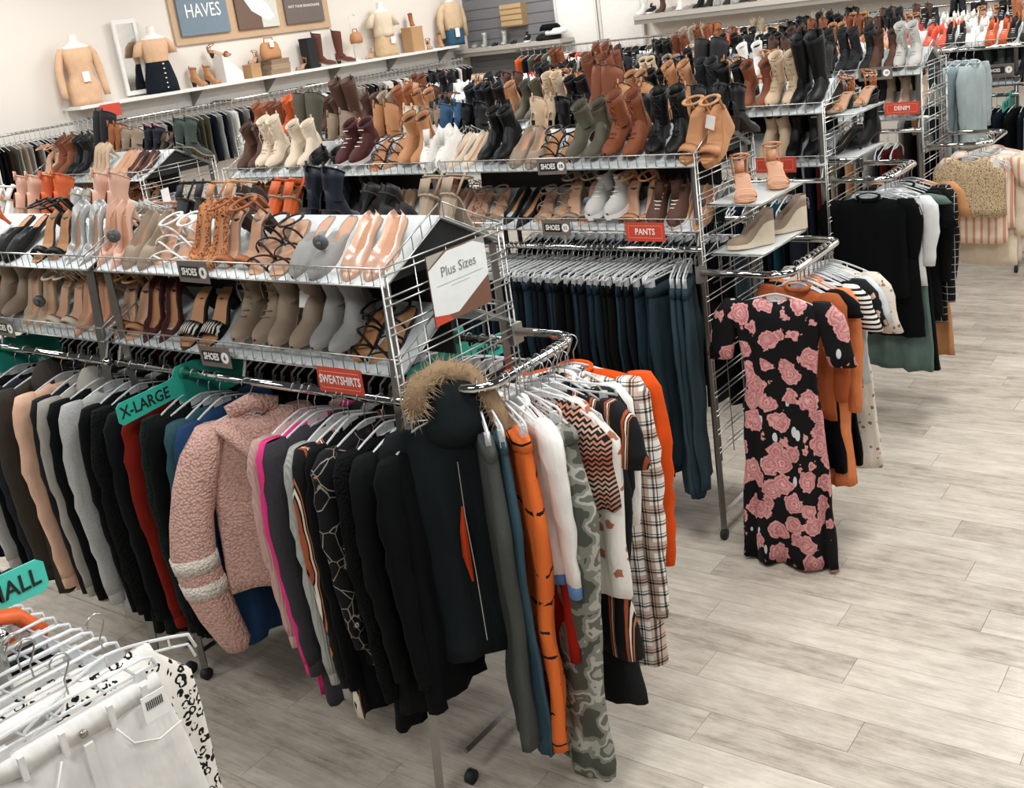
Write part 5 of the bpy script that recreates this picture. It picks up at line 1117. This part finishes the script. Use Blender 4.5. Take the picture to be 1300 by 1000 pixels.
t = thing('wedge_stand', 'white wedge-shaped stand on the wall shelf', 'stand', (MX, Yof(293, MX, SZ), SZ), PI / 2); m = MB(); m.prism([(-.14, 0), (.14, 0), (.14, .10), (-.14, .34)], .2, M=Matrix.Rotation(PI / 2, 4, 'X') @ Matrix.Translation((0, 0, -.1))); m.build('block', WHITE, t)
o = make_shoe('sandal', 'cognac', (MX, Yof(287, MX, SZ), SZ + .32), (0, -.5, PI / 2 + .6), 'cognac heeled sandal on top of the white wedge stand', None)
def box(px, w, d, h, col, label, z=SZ, cat='box', nm='box', rz=0):
    t = thing(nm, label, cat, (MX, Yof(px, MX, z), z), PI / 2 + rz); m = MB(); m.box(-w / 2, -d / 2, 0, w / 2, d / 2, h); m.build('carton', solid(col, .8, 0, 0, 'card'), t)
    m = MB(); m.box(-w / 2 - .003, -d / 2 - .003, h - .02, w / 2 + .003, d / 2 + .003, h + .003); m.build('lid', solid(col, .8, 0, 0, 'card'), t); return t
box(322, .16, .16, .17, '#b08a64', 'small kraft box between wedge stand and tan handbag'); onshelf(322, 'sandal', 'tan', .4, 'tan heeled sandal on the small kraft box', z=SZ + .175)
box(351, .34, .2, .06, '#8f7a64', 'lowest of three flat boxes under the tan handbag'); box(351, .33, .2, .06, '#a08a72', 'middle one of three flat boxes under the tan handbag', z=SZ + .064); box(350, .31, .2, .06, '#8a745e', 'topmost of three flat boxes, right under the tan handbag', z=SZ + .128)
def bag(px, z, w, h, col, label, tagged=True):
    t = thing('handbag', label, 'bag', (MX, Yof(px, MX, z), z), PI / 2); m = MB(); m.loft(drape([(h, w * .36, .02, 0), (h * .85, w * .42, .05, 0), (h * .4, w * .5, .075, 0), (0, w * .47, .07, 0)], 1, 18, .006, 2)); m.build('pouch', leather(col), t, True)
    m = MB(); m.tube([(-w * .25, 0, h * .9), (-w * .2, 0, h * 1.25), (w * .2, 0, h * 1.25), (w * .25, 0, h * .9)], .009, 6); m.build('strap', leather(col), t, True)
    if tagged: m = MB(); m.box(-.06, -.085, h * .7, .01, -.08, h * 1.1); m.build('price_tag', TAGM, t)
bag(345, SZ + .195, .34, .22, 'tan', 'tan slouchy handbag on the flat boxes'); 
onshelf(383, 'sandal', 'tan', .2, 'tan strappy sandal left of the black box'); box(396, .16, .16, .40, '#16181a', 'tall black box behind the brown riding boots')
for px, c, lb in ((415, 'brown', 'tall brown riding boot, left one, on the wall shelf'), (440, 'brown', 'tall brown riding boot, right one, on the wall shelf')):
    o = onshelf(px, 'tall', '#5a2a1a', PI / 2 - .2, lb, 1.0); o.scale = (1.15, 1.15, 1.3); o.rotation_euler = (0, 0, PI - .5)
t = thing('bag_stand', 'white stand holding the small tan shoulder bag', 'stand', (MX, Yof(452, MX, SZ), SZ)); m = MB(); m.tube([(0, 0, 0), (0, 0, .62), (.02, .05, .66), (.03, .09, .62)], .01, 8); m.build('pole', WHITE, t, True); m = MB(); m.tube([(0, 0, 0), (0, 0, .015)], .07, 16); m.build('base', WHITE, t, True)
bag(453, SZ + .24, .20, .16, 'tan', 'small tan shoulder bag hanging on the white stand', False)
onshelf(470, 'sandal', 'beige', .4, 'beige heeled sandal beside the bag stand'); box(527, .26, .2, .36, '#b58f66', 'large kraft box between mannequins near the slatwall'); onshelf(523, 'ankle', 'cognac', .8, 'brown ankle boot on the large kraft box', .9, z=SZ + .37)
onshelf(545, 'sandal', 'cognac', .8, 'cognac sandal at the foot of the large kraft box', dx=.08); onshelf(560, 'ankle', 'tan', .8, 'tan ankle boot left of the sweater mannequin')
# things on the dark shelf and the far displays
def Xb(px, z=2.17, dy=.25): return Xof(px, BY - dy, z)
for i, (px, st, c) in enumerate(((603, 'loafer', 'grey'), (615, 'ankle', 'silver'), (628, 'flat', 'charcoal'), (640, 'ankle', 'silver'), (652, 'flat', 'charcoal'), (670, 'sneaker', 'black'))):
    make_shoe(st, c, (Xb(px), BY - .25, 2.162), (0, 0, .4), '%s %s, %s from left on the dark slatwall shelf' % (CW.get(c, c), WORD[st], nth(i + 1)), 'shoes on the slatwall shelf')
for j, (px, c, w) in enumerate(((697, 'charcoal', .4), (707, 'white', .34), (700, 'black', .3))):
    t = thing('folded_clothes', ('charcoal', 'white patterned', 'black')[j] + ' folded clothes on the slatwall shelf end, ' + ('bottom', 'middle', 'top')[j], 'clothes', (Xb(px), BY - .25, 2.165 + j * .07)); m = MB(); m.loft(drape([(.09, w * .4, .10, 0), (.05, w * .5, .14, 0), (0, w * .5, .14, 0)], j, 18, .02, 3)); m.build('fold', cloth(c), t, True)
t = thing('wooden_crate', 'pale wooden crate fixed on the grey slatwall', 'crate', (Xb(655, 2.4, .1), BY - .03, 2.42)); m = MB(); m.box(-.2, -.16, 0, .2, 0, .34); m.build('panel', solid('#a3865f', .8, 0, 0, 'crate_wood'), t)
for i in range(4): m = MB(); m.box(-.205, -.17, .02 + i * .085, .205, -.158, .085 + i * .085); m.build('slat', solid('#b79b74', .8, 0, 0, 'crate_slat'), t)
for i in range(26):
    px = 815 + i * 12; c = random.choice(['black', 'charcoal', 'black', 'brown', 'white', 'grey', 'tan']); st = random.choice(['ankle', 'loafer', 'sneaker', 'ankle'])
    make_shoe(st, c, (Xb(px, 2.37, .22), BY - .22, 2.365), (0, 0, rr(-.4, .4)), '%s %s, %s from left on the back wall shelf' % (c, WORD[st], nth(i + 1)), 'shoes on the back wall shelf', True)
